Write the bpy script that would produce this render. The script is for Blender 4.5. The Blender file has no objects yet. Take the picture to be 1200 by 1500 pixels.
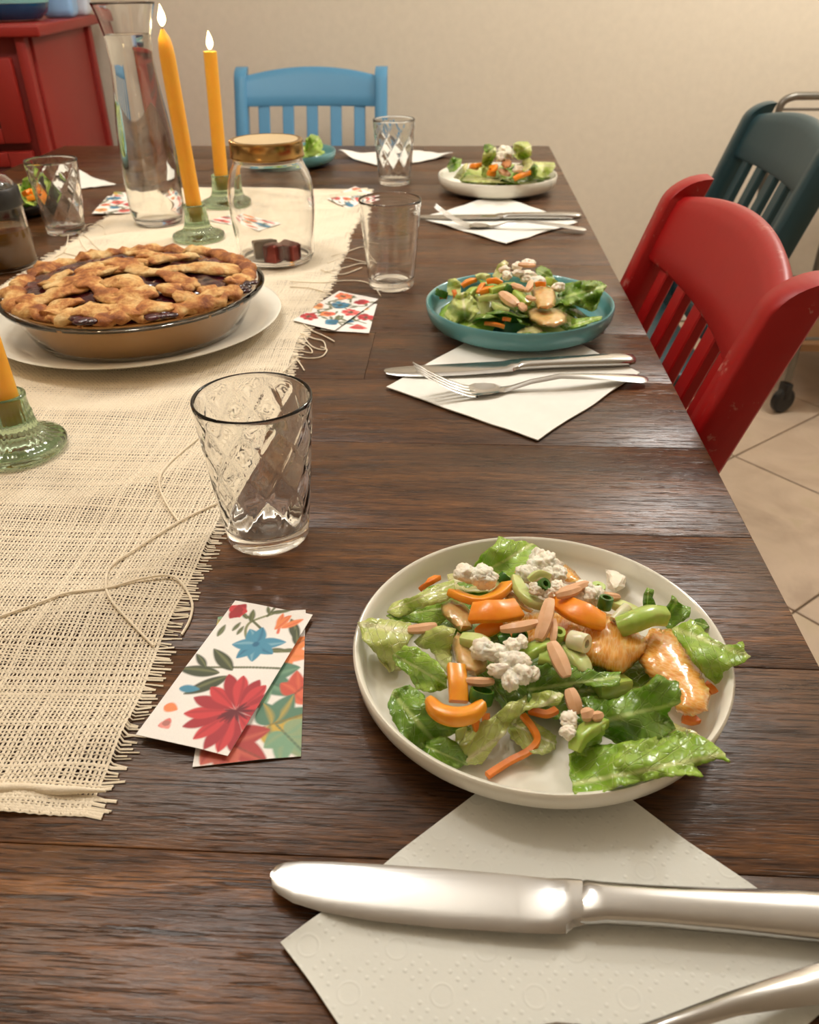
import bpy, bmesh, math, random
import numpy as np
from mathutils import Vector, Matrix, noise
from mathutils.geometry import delaunay_2d_cdt
PI = math.pi
sc = bpy.context.scene
COL = sc.collection
TZ = 0.75                                     # height of the table top

# ------------------------------------------------------------------ camera
F, HC = 1200.0, 0.33                          # focal length in pixels of the 1200x1500 frame, eye above the table
PITCH, ROLL, YAW = math.radians(33.0), 0.010, math.radians(3.4277)
_f = Vector((-math.sin(YAW)*math.cos(PITCH), math.cos(YAW)*math.cos(PITCH), -math.sin(PITCH)))
_r0 = Vector((math.cos(YAW), math.sin(YAW), 0)); _u0 = _r0.cross(_f)
_r = _r0*math.cos(ROLL) - _u0*math.sin(ROLL)
_u = _r0*math.sin(ROLL) + _u0*math.cos(ROLL)
EYE = Vector((0, 0, TZ+HC))
cam = bpy.data.cameras.new('camera'); camo = bpy.data.objects.new('camera', cam); COL.objects.link(camo)
camo.matrix_world = Matrix(((_r.x, _u.x, -_f.x, EYE.x), (_r.y, _u.y, -_f.y, EYE.y), (_r.z, _u.z, -_f.z, EYE.z), (0, 0, 0, 1)))
cam.sensor_fit = 'VERTICAL'; cam.sensor_height = 45.0; cam.lens = 45.0*F/1500.0
cam.clip_start = 0.02; cam.clip_end = 30
cam.dof.use_dof = True; cam.dof.focus_distance = 0.52; cam.dof.aperture_fstop = 18.0
sc.camera = camo

def P(px, py, z=0.0):
    """point at height z above the table top on the sight line of a photo pixel"""
    d = _f + _r*((px-600)/F) + _u*((750-py)/F)
    return EYE + d*((z-HC)/d.z)

# ------------------------------------------------------------------ light and exposure
world = bpy.data.worlds.new('world'); sc.world = world; world.use_nodes = True
world.node_tree.nodes['Background'].inputs[0].default_value = (0.9, 0.8, 0.7, 1)
world.node_tree.nodes['Background'].inputs[1].default_value = 0.05
sc.view_settings.view_transform = 'Standard'; sc.view_settings.look = 'None'
sc.view_settings.exposure = 0.12; sc.view_settings.gamma = 1.0; sc.view_settings.use_curve_mapping = False
sc.cycles.use_denoising = True
sc.cycles.max_bounces = 14; sc.cycles.transmission_bounces = 12; sc.cycles.glossy_bounces = 6; sc.cycles.diffuse_bounces = 4
sc.cycles.transparent_max_bounces = 12
sc.cycles.sample_clamp_indirect = 8.0
sc.cycles.blur_glossy = 0.5

def bulb(name, loc, power, radius, col):
    l = bpy.data.lights.new(name, 'POINT'); l.shadow_soft_size = radius; l.energy = power; l.color = col
    o = bpy.data.objects.new(name, l); COL.objects.link(o); o.location = loc
    return o
LAMP = (1.0, 0.985, 0.955)
bulb('ceiling_lamp', (-0.30, 1.27, TZ+1.35), 12, 0.06, LAMP)
bulb('ceiling_lamp', (-0.50, 0.98, TZ+1.35), 12, 0.06, LAMP)
bulb('ceiling_lamp', (-0.86, 1.04, TZ+1.35), 11, 0.06, (1.0, 0.88, 0.74))
bulb('ceiling_lamp', (1.15, 2.15, TZ+1.42), 50, 0.10, LAMP)

# ------------------------------------------------------------------ materials
def srgb(r, g, b):
    f = lambda c: ((c/255+0.055)/1.055)**2.4 if c > 10 else c/255/12.92
    return (f(r), f(g), f(b), 1.0)
class NT:
    def __init__(s, name):
        s.m = bpy.data.materials.new(name); s.m.use_nodes = True; s.t = s.m.node_tree; s.n = s.t.nodes
        s.b = s.n['Principled BSDF']
    def new(s, typ, **kw):
        n = s.n.new(typ)
        for k, v in kw.items(): setattr(n, k, v)
        return n
    def link(s, a, b): s.t.links.new(a, b)
    def coord(s, out='Object', scale=(1, 1, 1), rot=(0, 0, 0), rnd=False):
        tc = s.new('ShaderNodeTexCoord'); mp = s.new('ShaderNodeMapping')
        mp.inputs['Scale'].default_value = scale; mp.inputs['Rotation'].default_value = rot
        s.link(tc.outputs[out], mp.inputs['Vector'])
        if rnd:
            oi = s.new('ShaderNodeObjectInfo'); cx = s.new('ShaderNodeMath', operation='MULTIPLY'); cx.inputs[1].default_value = 37.0
            s.link(oi.outputs['Random'], cx.inputs[0]); s.link(cx.outputs[0], mp.inputs['Location'])
        return mp.outputs[0]
    def noise(s, vec, scale, detail=4, rough=0.55, dist=0.0):
        n = s.new('ShaderNodeTexNoise'); n.inputs['Scale'].default_value = scale; n.inputs['Detail'].default_value = detail
        n.inputs['Roughness'].default_value = rough; n.inputs['Distortion'].default_value = dist
        s.link(vec, n.inputs['Vector']); return n.outputs[0]
    def ramp(s, fac, stops):
        n = s.new('ShaderNodeValToRGB'); cr = n.color_ramp
        while len(cr.elements) < len(stops): cr.elements.new(0.5)
        for e, (p, c) in zip(cr.elements, stops):
            e.position = p; e.color = c if len(c) == 4 else (*c, 1)
        s.link(fac, n.inputs[0]); return n.outputs[0]
    def mix(s, fac, a, b, mode='MIX'):
        n = s.new('ShaderNodeMix', data_type='RGBA', blend_type=mode)
        for sock, v in ((n.inputs[0], fac), (n.inputs[6], a), (n.inputs[7], b)):
            if hasattr(v, 'is_linked'): s.link(v, sock)
            else: sock.default_value = v
        return n.outputs[2]
    def math(s, op, a, b=None, c=None):
        n = s.new('ShaderNodeMath', operation=op)
        for i, v in enumerate((a, b, c)):
            if v is None: continue
            if hasattr(v, 'is_linked'): s.link(v, n.inputs[i])
            else: n.inputs[i].default_value = v
        return n.outputs[0]
    def bump(s, h, strength, dist, prev=None):
        n = s.new('ShaderNodeBump'); n.inputs['Strength'].default_value = strength; n.inputs['Distance'].default_value = dist
        s.link(h, n.inputs['Height'])
        if prev is not None: s.link(prev, n.inputs['Normal'])
        s.link(n.outputs[0], s.b.inputs['Normal']); return n.outputs[0]
    def base(s, v):
        if hasattr(v, 'is_linked'): s.link(v, s.b.inputs['Base Color'])
        else: s.b.inputs['Base Color'].default_value = v
    def set(s, **kw):
        for k, v in kw.items():
            i = s.b.inputs[k.replace('_', ' ')]
            if hasattr(v, 'is_linked'): s.link(v, i)
            else: i.default_value = v
        return s
M = {}
def plain(name, col, rough=0.5, bump=None, **kw):
    t = NT(name); t.set(Roughness=rough, **kw)
    v = t.coord()
    t.base(t.mix(t.noise(v, 40, 3), tuple(c*0.93 for c in col[:3])+(1,), tuple(min(1, c*1.06) for c in col[:3])+(1,)))
    if bump: t.bump(t.noise(v, bump[0], 4), bump[1], bump[2])
    M[name] = t.m; return t
# walnut stained planks, grain along x
t = NT('stained_wood')
v = t.coord(scale=(3.0, 42, 10), rnd=True); g1 = t.noise(v, 1.0, 7, 0.62, 1.2)
v2 = t.coord(scale=(26, 700, 10), rnd=True); pores = t.noise(v2, 1.0, 2, 0.5, 0.3)
v3 = t.coord(scale=(2.2, 7, 1), rnd=True); big = t.noise(v3, 1.0, 3, 0.5)
v4 = t.coord(scale=(14, 160, 10), rnd=True); g2 = t.noise(v4, 1.0, 5, 0.65, 0.6)
c = t.ramp(g1, [(0.27, srgb(60, 38, 22)), (0.45, srgb(90, 57, 32)), (0.58, srgb(116, 75, 41)), (0.75, srgb(148, 100, 57))])
c = t.mix(t.ramp(g2, [(0.35, (0.35,)*3), (0.62, (1, 1, 1))]), srgb(54, 35, 22), c)
c = t.mix(t.ramp(big, [(0.35, (0, 0, 0)), (0.7, (0.55,)*3)]), c, srgb(64, 44, 31))
g3 = t.noise(t.coord(scale=(75, 760, 10), rnd=True), 1.0, 3, 0.6, 0.4)
c = t.mix(1.0, c, t.ramp(g3, [(0.32, (0.52, 0.48, 0.45)), (0.5, (0.95, 0.95, 0.95)), (0.68, (1.35, 1.30, 1.22))]), 'MULTIPLY')
oi = t.new('ShaderNodeObjectInfo')
hs = t.new('ShaderNodeHueSaturation'); t.link(c, hs.inputs['Color'])
t.link(t.math('MULTIPLY_ADD', oi.outputs['Random'], 0.26, 0.88), hs.inputs['Value'])
pm = t.ramp(pores, [(0.34, (1, 1, 1)), (0.43, (0, 0, 0))])
t.base(t.mix(t.math('MULTIPLY', pm, 0.8), hs.outputs[0], srgb(30, 19, 14)))
t.set(Roughness=t.math('MULTIPLY_ADD', g2, 0.14, 0.22), Specular_IOR_Level=0.30)
b1 = t.bump(t.math('ADD', t.math('MULTIPLY', g3, 0.9), t.math('SUBTRACT', t.math('MULTIPLY', g2, 0.5), pm)), 0.42, 0.0006)
t.bump(t.noise(t.coord(scale=(1, 2, 1)), 60, 2), 0.12, 0.002, b1)
M['wood'] = t.m
t = NT('burlap')
v = t.coord(); n1 = t.noise(v, 9, 3); n2 = t.noise(v, 900, 2)
c = t.mix(n1, srgb(240, 224, 196), srgb(248, 238, 218)); t.base(t.mix(t.math('MULTIPLY', n2, 0.35), c, srgb(206, 182, 146)))
t.set(Roughness=0.9, Sheen_Weight=0.15); t.bump(n2, 0.5, 0.0006); M['burlap'] = t.m
plain('wall_paint', srgb(222, 210, 190), 0.85, (160, 0.08, 0.002))
plain('ceiling_paint', srgb(235, 230, 220), 0.9)
t = NT('floor_tile'); v = t.coord(rnd=True)
c = t.ramp(t.noise(v, 5, 6, 0.6, 0.8), [(0.3, srgb(168, 146, 124)), (0.55, srgb(190, 168, 145)), (0.75, srgb(176, 158, 126))])
t.base(c); t.set(Roughness=0.42); t.bump(t.noise(v, 20, 4), 0.1, 0.003); M['tile'] = t.m
plain('grout', srgb(128, 110, 92), 0.9)
def paint(name, col, rough=0.35, wear=None):
    t = NT(name); v = t.coord()
    c = t.mix(t.noise(v, 7, 4), tuple(x*0.92 for x in col[:3])+(1,), col)
    if wear:
        geo = t.new('ShaderNodeNewGeometry')
        w = t.math('MULTIPLY', t.ramp(geo.outputs['Pointiness'], [(0.545, (0, 0, 0)), (0.60, (1, 1, 1))]), t.ramp(t.noise(v, 26, 5, 0.7), [(0.60, (0, 0, 0)), (0.66, (1, 1, 1))]))
        c = t.mix(w, c, wear)
    t.base(c); t.set(Roughness=rough, Specular_IOR_Level=0.35); t.bump(t.noise(v, 60, 3), 0.08, 0.002); M[name] = t.m
paint('red_paint', srgb(160, 14, 16), 0.42, srgb(226, 190, 170)); paint('red_plain', srgb(160, 14, 16), 0.42)
paint('teal_paint', srgb(38, 66, 72), 0.4)
paint('blue_paint', srgb(88, 148, 186), 0.4)
paint('cabinet_paint', srgb(142, 34, 26), 0.45)
plain('cabinet_groove', srgb(84, 18, 14), 0.6)
plain('white_ceramic', srgb(240, 236, 222), 0.16, Coat_Weight=0.4, Coat_Roughness=0.05)
plain('teal_ceramic', srgb(98, 158, 162), 0.22, Coat_Weight=0.4, Coat_Roughness=0.08)
plain('black_ceramic', srgb(24, 26, 28), 0.25)
plain('navy_ceramic', srgb(16, 66, 104), 0.2)
plain('pale_teal', srgb(120, 170, 168), 0.25)
def glass(name, col, rough=0.0, ior=1.46):
    t = NT(name); t.base(col); t.set(Roughness=rough, IOR=ior, Transmission_Weight=1.0); M[name] = t.m; return t
glass('clear_glass', (0.985, 0.99, 0.985, 1)); glass('green_glass', (0.50, 0.66, 0.47, 1)); glass('water', (0.985, 0.995, 0.99, 1), 0, 1.33)
glass('bottle_glass', (0.97, 0.96, 0.92, 1)); glass('clear_plastic', (0.95, 0.95, 0.95, 1), 0.02)
t = glass('dressing', srgb(132, 86, 28), 0.05, 1.4); t.set(Transmission_Weight=0.3)
t = plain('steel', (0.50, 0.49, 0.475, 1), 0.18, Metallic=1.0)
t.bump(t.noise(t.coord(scale=(30, 600, 30)), 1, 2), 0.06, 0.0005)
t = NT('brass_lid'); v = t.coord(); t.base(t.mix(t.noise(v, 30, 3), srgb(172, 136, 80), srgb(190, 158, 104))); t.set(Metallic=1.0, Roughness=0.22); M['brass'] = t.m
plain('lid_top', srgb(214, 190, 148), 0.4, Metallic=0.3)
plain('napkin', srgb(236, 234, 226), 0.9, (350, 0.15, 0.0006))
# near napkin: embossed flowers of dots and rings
t = NT('embossed_napkin'); v = t.coord(scale=(1, 1, 1), rot=(0, 0, 0.75))
def emb_rings(cell, r, w, off):
    mp = t.new('ShaderNodeMapping'); mp.inputs['Location'].default_value = off; mp.inputs['Scale'].default_value = (1/cell, 1/cell, 0); t.link(v, mp.inputs['Vector'])
    fr = t.new('ShaderNodeVectorMath', operation='FRACTION'); t.link(mp.outputs[0], fr.inputs[0])
    ds = t.new('ShaderNodeVectorMath', operation='DISTANCE'); t.link(fr.outputs[0], ds.inputs[0]); ds.inputs[1].default_value = (0.5, 0.5, 0)
    d = t.math('ABSOLUTE', t.math('SUBTRACT', ds.outputs['Value'], r))
    return t.math('SUBTRACT', 1.0, t.math('SMOOTH_MIN', t.math('DIVIDE', d, w), 1.0, 0.3))
def emb_dots(cell, off, mask_cell):
    a = emb_rings(cell, 0.0, 0.26, off); mp = t.new('ShaderNodeMapping'); mp.inputs['Scale'].default_value = (1/mask_cell, 1/mask_cell, 0); t.link(v, mp.inputs['Vector'])
    ck = t.new('ShaderNodeTexChecker'); ck.inputs['Scale'].default_value = 1.0; t.link(mp.outputs[0], ck.inputs[0])
    return t.math('MULTIPLY', a, ck.outputs['Fac'])
h = t.math('ADD', emb_dots(0.0042, (0, 0, 0), 0.0127), t.math('MULTIPLY', emb_rings(0.0254, 0.17, 0.035, (0.25, 0.25, 0)), 0.38))
t.base(srgb(220, 220, 212)); t.set(Roughness=0.92); bb = t.bump(h, 0.35, 0.0008); t.bump(t.noise(t.coord(), 300, 3), 0.12, 0.0006, bb); M['napkin_emb'] = t.m
t = NT('wax'); t.base(t.mix(t.noise(t.coord(), 30, 3), srgb(234, 166, 42), srgb(242, 182, 58))); t.set(Roughness=0.45, Subsurface_Weight=0.55, Subsurface_Scale=0.02); t.b.inputs['Subsurface Radius'].default_value = (1.0, 0.5, 0.15); M['wax'] = t.m
t = NT('flame'); t.base((1, 0.7, 0.3, 1)); t.b.inputs['Emission Color'].default_value = (1.0, 0.72, 0.34, 1); t.b.inputs['Emission Strength'].default_value = 9; M['flame'] = t.m
plain('wick', srgb(30, 22, 18), 0.9)
# pie
t = NT('pie_crust'); v = t.coord(); n1 = t.noise(v, 52, 8, 0.72, 0.4); n2 = t.noise(v, 210, 6, 0.75)
at = t.new('ShaderNodeAttribute', attribute_name='toast')
k = t.math('ADD', t.math('MULTIPLY_ADD', n1, 1.7, -0.48), t.math('MULTIPLY', at.outputs['Fac'], 0.40))
c = t.ramp(k, [(0.25, srgb(244, 212, 150)), (0.46, srgb(230, 180, 108)), (0.64, srgb(196, 124, 58)), (0.85, srgb(132, 68, 28))])
t.base(t.mix(t.ramp(n2, [(0.45, (0, 0, 0)), (0.75, (0.6,)*3)]), c, srgb(160, 94, 42))); t.set(Roughness=0.55); b = t.bump(n1, 0.8, 0.006); t.bump(n2, 0.7, 0.0016, b); M['crust'] = t.m
t = NT('berry_filling'); v = t.coord(); vo = t.new('ShaderNodeTexVoronoi', feature='SMOOTH_F1'); vo.inputs['Scale'].default_value = 95; t.link(v, vo.inputs['Vector'])
t.base(t.ramp(t.noise(v, 30, 4), [(0.35, srgb(34, 8, 20)), (0.55, srgb(74, 12, 28)), (0.75, srgb(110, 22, 40))])); t.set(Roughness=0.14, Coat_Weight=0.5, Coat_Roughness=0.05); t.bump(vo.outputs['Distance'], 0.7, 0.004); M['filling'] = t.m
plain('baked_shell', srgb(196, 146, 84), 0.6, (60, 0.4, 0.003))
# salad
def leafmat(name, dark, light, rib):
    t = NT(name); uv = t.new('ShaderNodeUVMap'); sp = t.new('ShaderNodeSeparateXYZ'); t.link(uv.outputs[0], sp.inputs[0])
    vn = t.noise(t.coord(), 120, 3); n = t.noise(t.coord(), 45, 4)
    a = t.math('ABSOLUTE', sp.outputs[1]); jit = t.math('MULTIPLY', t.math('SUBTRACT', vn, 0.5), 0.10)
    ribf = t.ramp(t.math('ADD', a, jit), [(0.02, (1, 1, 1)), (0.10, (0, 0, 0))])
    fr = t.math('FRACT', t.math('ADD', t.math('SUBTRACT', t.math('MULTIPLY', sp.outputs[0], 5.0), t.math('MULTIPLY', a, 2.6)), t.math('MULTIPLY', jit, 4)))
    vein = t.ramp(t.math('ABSOLUTE', t.math('SUBTRACT', fr, 0.5)), [(0.0, (1, 1, 1)), (0.055, (0, 0, 0))])
    vo = t.new('ShaderNodeTexVoronoi', feature='DISTANCE_TO_EDGE'); vo.inputs['Scale'].default_value = 150; t.link(t.coord(), vo.inputs['Vector'])
    cell = t.ramp(vo.outputs['Distance'], [(0.0, (1, 1, 1)), (0.05, (0, 0, 0))])
    c = t.mix(t.ramp(n, [(0.32, (0, 0, 0)), (0.68, (1, 1, 1))]), dark, light)
    c = t.mix(t.math('MULTIPLY', cell, 0.22), c, rib)
    c = t.mix(t.math('MULTIPLY', vein, 0.45), c, rib); c = t.mix(t.math('MULTIPLY', ribf, 0.75), c, rib)
    t.base(c); t.set(Roughness=0.24, Specular_IOR_Level=0.6, Subsurface_Weight=0.25, Subsurface_Scale=0.004)
    t.b.inputs['Subsurface Radius'].default_value = (0.6, 1.0, 0.3)
    h = t.math('SUBTRACT', t.math('MULTIPLY', n, 0.7), t.math('ADD', t.math('MULTIPLY', vein, 0.35), t.math('MULTIPLY', cell, 0.2)))
    b = t.bump(h, 0.7, 0.0016); t.bump(t.noise(t.coord(), 260, 3), 0.3, 0.0008, b); M[name] = t.m
leafmat('leaf_dark', srgb(84, 122, 32), srgb(128, 164, 56), srgb(188, 208, 128))
leafmat('leaf_mid', srgb(124, 164, 48), srgb(164, 194, 78), srgb(210, 220, 150))
leafmat('leaf_pale', srgb(170, 186, 88), srgb(204, 210, 134), srgb(230, 228, 184))
leafmat('leaf_cream', srgb(196, 196, 116), srgb(216, 210, 148), srgb(232, 226, 182))
t = NT('grapefruit'); v = t.coord(scale=(1, 1, 1)); uv = t.new('ShaderNodeUVMap'); mp = t.new('ShaderNodeMapping'); mp.inputs['Scale'].default_value = (24, 6.5, 1); t.link(uv.outputs[0], mp.inputs['Vector'])
vo = t.new('ShaderNodeTexVoronoi', feature='F1'); vo.inputs['Scale'].default_value = 1.0; t.link(mp.outputs[0], vo.inputs['Vector'])
ve = t.new('ShaderNodeTexVoronoi', feature='DISTANCE_TO_EDGE'); ve.inputs['Scale'].default_value = 1.0; t.link(mp.outputs[0], ve.inputs['Vector'])
gc = (t.ramp(t.math('ADD', t.math('MULTIPLY', vo.outputs['Distance'], 0.6), t.math('MULTIPLY', t.noise(v, 35, 3), 0.6)), [(0.25, srgb(220, 144, 52)), (0.55, srgb(234, 166, 74)), (0.9, srgb(242, 188, 108))]))
t.set(Roughness=0.16, Subsurface_Weight=0.6, Subsurface_Scale=0.008, Coat_Weight=0.4, Coat_Roughness=0.08); t.b.inputs['Subsurface Radius'].default_value = (1, 0.5, 0.25)
t.base(t.mix(t.ramp(ve.outputs['Distance'], [(0.0, (0.55,)*3), (0.10, (0, 0, 0))]), gc, srgb(248, 212, 150)))
t.bump(t.math('MINIMUM', ve.outputs['Distance'], 0.2), 0.16, 0.0010); M['grapefruit'] = t.m
t = NT('grapefruit_dull'); v = t.coord(); t.base(t.ramp(t.noise(v, 60, 4), [(0.35, srgb(206, 164, 98)), (0.65, srgb(228, 194, 132))])); t.set(Roughness=0.2, Subsurface_Weight=0.5, Subsurface_Scale=0.006, Coat_Weight=0.4); t.bump(t.noise(v, 170, 3), 0.4, 0.002); M['grapefruit_dull'] = t.m
def veg(name, col, col2, rough=0.22, sss=0.3, bscale=200, bs=0.15):
    t = NT(name); v = t.coord(); t.base(t.mix(t.ramp(t.noise(v, 70, 3), [(0.35, (0, 0, 0)), (0.65, (1, 1, 1))]), col, col2)); t.set(Roughness=rough, Subsurface_Weight=sss, Subsurface_Scale=0.005, Coat_Weight=0.12, Coat_Roughness=0.15)
    t.bump(t.noise(v, bscale, 3), bs, 0.001); M[name] = t.m
veg('pepper', srgb(246, 138, 18), srgb(250, 158, 34), 0.32); veg('pepper_yellow', srgb(238, 148, 24), srgb(246, 168, 44), 0.3); veg('carrot', srgb(234, 122, 22), srgb(244, 146, 42), 0.45)
veg('celery', srgb(158, 190, 74), srgb(190, 208, 112)); veg('celery_pale', srgb(188, 204, 116), srgb(214, 220, 158))
veg('scallion', srgb(40, 92, 24), srgb(72, 126, 36)); veg('scallion_white', srgb(222, 220, 176), srgb(236, 232, 204))
veg('feta', srgb(244, 232, 208), srgb(250, 242, 226), 0.65, 0.15, 420, 0.6); veg('almond', srgb(216, 164, 120), srgb(230, 186, 146), 0.7, 0.1, 120, 0.3)
veg('crouton', srgb(160, 92, 40), srgb(196, 124, 62), 0.6, 0.1, 120, 0.4)
plain('foil_wrapper', srgb(132, 60, 52), 0.25, Metallic=0.5); plain('brown_wrapper', srgb(104, 84, 60), 0.3, Metallic=0.5)
plain('black_plastic', srgb(18, 18, 18), 0.4); plain('grey_metal', srgb(120, 116, 108), 0.35, Metallic=0.8); plain('shelf_wood', srgb(140, 100, 62), 0.5)
plain('white_plastic', srgb(228, 224, 216), 0.4); plain('blue_bag', srgb(140, 180, 222), 0.35); plain('pale_bag', srgb(206, 214, 228), 0.35); plain('cart_paper', srgb(232, 226, 208), 0.8)
t = NT('printed_card'); va = t.new('ShaderNodeVertexColor', layer_name='print'); t.base(va.outputs[0]); t.set(Roughness=0.6); M['card'] = t.m

# ------------------------------------------------------------------ helpers
def obj(name, verts, faces, mat, parent=None, smooth=True, sharp=40, world=True, recalc=True, origin=None, uv=None):
    """one mesh object; world verts become local to the parent or to the mesh's own base point"""
    vs = np.array([tuple(v) for v in verts], dtype=float)
    if parent is not None:
        if world: vs = vs - np.array(parent.matrix_basis.translation if not parent.parent else parent['_abs'])
        loc = (0, 0, 0)
    else:
        if origin is None: origin = (vs[:, 0].mean(), vs[:, 1].mean(), vs[:, 2].min())
        vs = vs - np.array(origin); loc = origin
    me = bpy.data.meshes.new(name); me.from_pydata([tuple(v) for v in vs], [], faces)
    if recalc:
        bm = bmesh.new(); bm.from_mesh(me); bmesh.ops.recalc_face_normals(bm, faces=bm.faces); bm.to_mesh(me); bm.free()
    if smooth:
        me.polygons.foreach_set('use_smooth', [True]*len(me.polygons))
        if sharp: me.set_sharp_from_angle(angle=math.radians(sharp))
    if uv is not None:
        l = me.uv_layers.new(name='UVMap')
        li = np.zeros(len(me.loops), dtype=np.int32); me.loops.foreach_get('vertex_index', li)
        l.data.foreach_set('uv', np.asarray(uv, dtype=np.float32)[li].ravel())
    me.materials.append(M[mat] if isinstance(mat, str) else mat)
    o = bpy.data.objects.new(name, me); COL.objects.link(o); o.location = loc
    if parent is not None:
        o.parent = parent
    return o
def sub(o, name, verts, faces, mat, **kw):
    """sub-part: a child of part o whose verts are given in the same frame as o's own"""
    c = obj(name, verts, faces, mat, parent=o, world=False, **kw); return c
def tag(o, label, cat, group=None, kind=None):
    o['label'] = label; o['category'] = cat
    if group: o['group'] = group
    if kind: o['kind'] = kind
    return o
def thing(name, label, cat, loc, rz=0.0, group=None):
    o = bpy.data.objects.new(name, None); COL.objects.link(o); o.location = loc; o.rotation_euler = (0, 0, rz); o.empty_display_size = 0.05
    return tag(o, label, cat, group)
def struct(o): o['kind'] = 'structure'; return o
class MB:
    def __init__(s): s.v = []; s.f = []
    def add(s, vf):
        k = len(s.v); s.v += [tuple(v) for v in vf[0]]; s.f += [tuple(i+k for i in f) for f in vf[1]]; return s
def rbox(c, size, bev=0.002, seg=2, rot=None):
    bm = bmesh.new(); bmesh.ops.create_cube(bm, size=1); bmesh.ops.scale(bm, vec=size, verts=bm.verts)
    if bev: bmesh.ops.bevel(bm, geom=bm.edges[:], offset=bev, segments=seg, affect='EDGES', profile=0.5)
    if rot is not None: bmesh.ops.rotate(bm, cent=(0, 0, 0), matrix=rot, verts=bm.verts)
    bmesh.ops.translate(bm, vec=c, verts=bm.verts)
    bm.verts.ensure_lookup_table(); bm.verts.index_update()
    r = ([tuple(v.co) for v in bm.verts], [tuple(v.index for v in f.verts) for f in bm.faces]); bm.free(); return r
def lathe(prof, n=64, c=(0, 0, 0), fn=None, closed=True):
    """profile of (r, z); closed joins last to first; fn(theta, r, z, k) may alter the radius"""
    v = []; f = []; m = len(prof)
    for i in range(n):
        a = 2*PI*i/n; ca, sa = math.cos(a), math.sin(a)
        for k, (r, z) in enumerate(prof):
            rr = fn(a, r, z, k) if fn else r
            v.append((c[0]+rr*ca, c[1]+rr*sa, c[2]+z))
    for i in range(n):
        j = (i+1) % n
        for k in range(m if closed else m-1):
            l = (k+1) % m
            f.append((i*m+k, j*m+k, j*m+l, i*m+l))
    return weld(v, f)
def weld(v, f):
    """merge coincident verts (the axis of a lathe) and drop collapsed faces"""
    mp = {}; idx = []; nv = []
    for p in v:
        k = (round(p[0], 6), round(p[1], 6), round(p[2], 6))
        if k not in mp: mp[k] = len(nv); nv.append(p)
        idx.append(mp[k])
    nf = []
    for q in f:
        w = []
        for i in q:
            a = idx[i]
            if a not in w: w.append(a)
        if len(w) > 2: nf.append(tuple(w))
    return nv, nf
def tube(pts, r, n=8, cap=True):
    pts = [Vector(p) for p in pts]; rs = r if hasattr(r, '__len__') else [r]*len(pts); v = []; f = []
    up = Vector((0, 0, 1)); t0 = (pts[1]-pts[0]).normalized()
    side = t0.cross(up) if abs(t0.z) < 0.95 else t0.cross(Vector((1, 0, 0))); side.normalize()
    for i, p in enumerate(pts):
        t = (pts[min(i+1, len(pts)-1)]-pts[max(i-1, 0)]).normalized()
        side = (side - t*side.dot(t)).normalized(); b = t.cross(side)
        for k in range(n):
            a = 2*PI*k/n; v.append(tuple(p + (side*math.cos(a)+b*math.sin(a))*rs[i]))
    for i in range(len(pts)-1):
        for k in range(n):
            l = (k+1) % n; f.append((i*n+k, i*n+l, (i+1)*n+l, (i+1)*n+k))
    if cap: f.append(tuple(range(n-1, -1, -1))); f.append(tuple((len(pts)-1)*n+k for k in range(n)))
    return v, f
def spline(pts, n=6):
    """Catmull-Rom through points of any dimension"""
    p = [np.array(q, dtype=float) for q in pts]; out = []
    for i in range(len(p)-1):
        a, b, c, d = p[max(i-1, 0)], p[i], p[i+1], p[min(i+2, len(p)-1)]
        for k in range(n):
            t = k/n; out.append(0.5*((2*b)+(-a+c)*t+(2*a-5*b+4*c-d)*t*t+(-a+3*b-3*c+d)*t**3))
    out.append(p[-1]); return out
def loft(secs, cap=True):
    n = len(secs[0]); v = [tuple(p) for s in secs for p in s]; f = []
    for i in range(len(secs)-1):
        for k in range(n):
            l = (k+1) % n; f.append((i*n+k, i*n+l, (i+1)*n+l, (i+1)*n+k))
    if cap: f.append(tuple(range(n-1, -1, -1))); f.append(tuple((len(secs)-1)*n+k for k in range(n)))
    return v, f
def nz(x, y, z=0.0): return noise.noise(Vector((x, y, z)))

# ------------------------------------------------------------------ room
X0, X1, Y0, Y1, ZC = -2.6, 2.3, -1.7, 3.02, 2.5
def slab(name, lo, hi, mat):
    c = [(a+b)/2 for a, b in zip(lo, hi)]; s = [b-a for a, b in zip(lo, hi)]
    v, f = rbox(c, s, 0); return struct(obj(name, v, f, mat, smooth=False))
slab('wall_back', (X0-.1, Y1, 0), (X1+.1, Y1+.1, ZC), 'wall_paint')
slab('wall_front', (X0-.1, Y0-.1, 0), (X1+.1, Y0, ZC), 'wall_paint')
slab('wall_left', (X0-.1, Y0, 0), (X0, Y1, ZC), 'wall_paint')
slab('wall_right', (X1, Y0, 0), (X1+.1, Y1, ZC), 'wall_paint')
slab('ceiling', (X0-.1, Y0-.1, ZC), (X1+.1, Y1+.1, ZC+.1), 'ceiling_paint')
bb = rbox(((X0+X1)/2, Y1-0.008, 0.05), (X1-X0, 0.014, 0.09), 0.003)
struct(obj('baseboard_back', *bb, 'ceiling_paint', smooth=False))
floor = slab('floor', (X0, Y0, -0.1), (X1, Y1, -0.006), 'grout')
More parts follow.
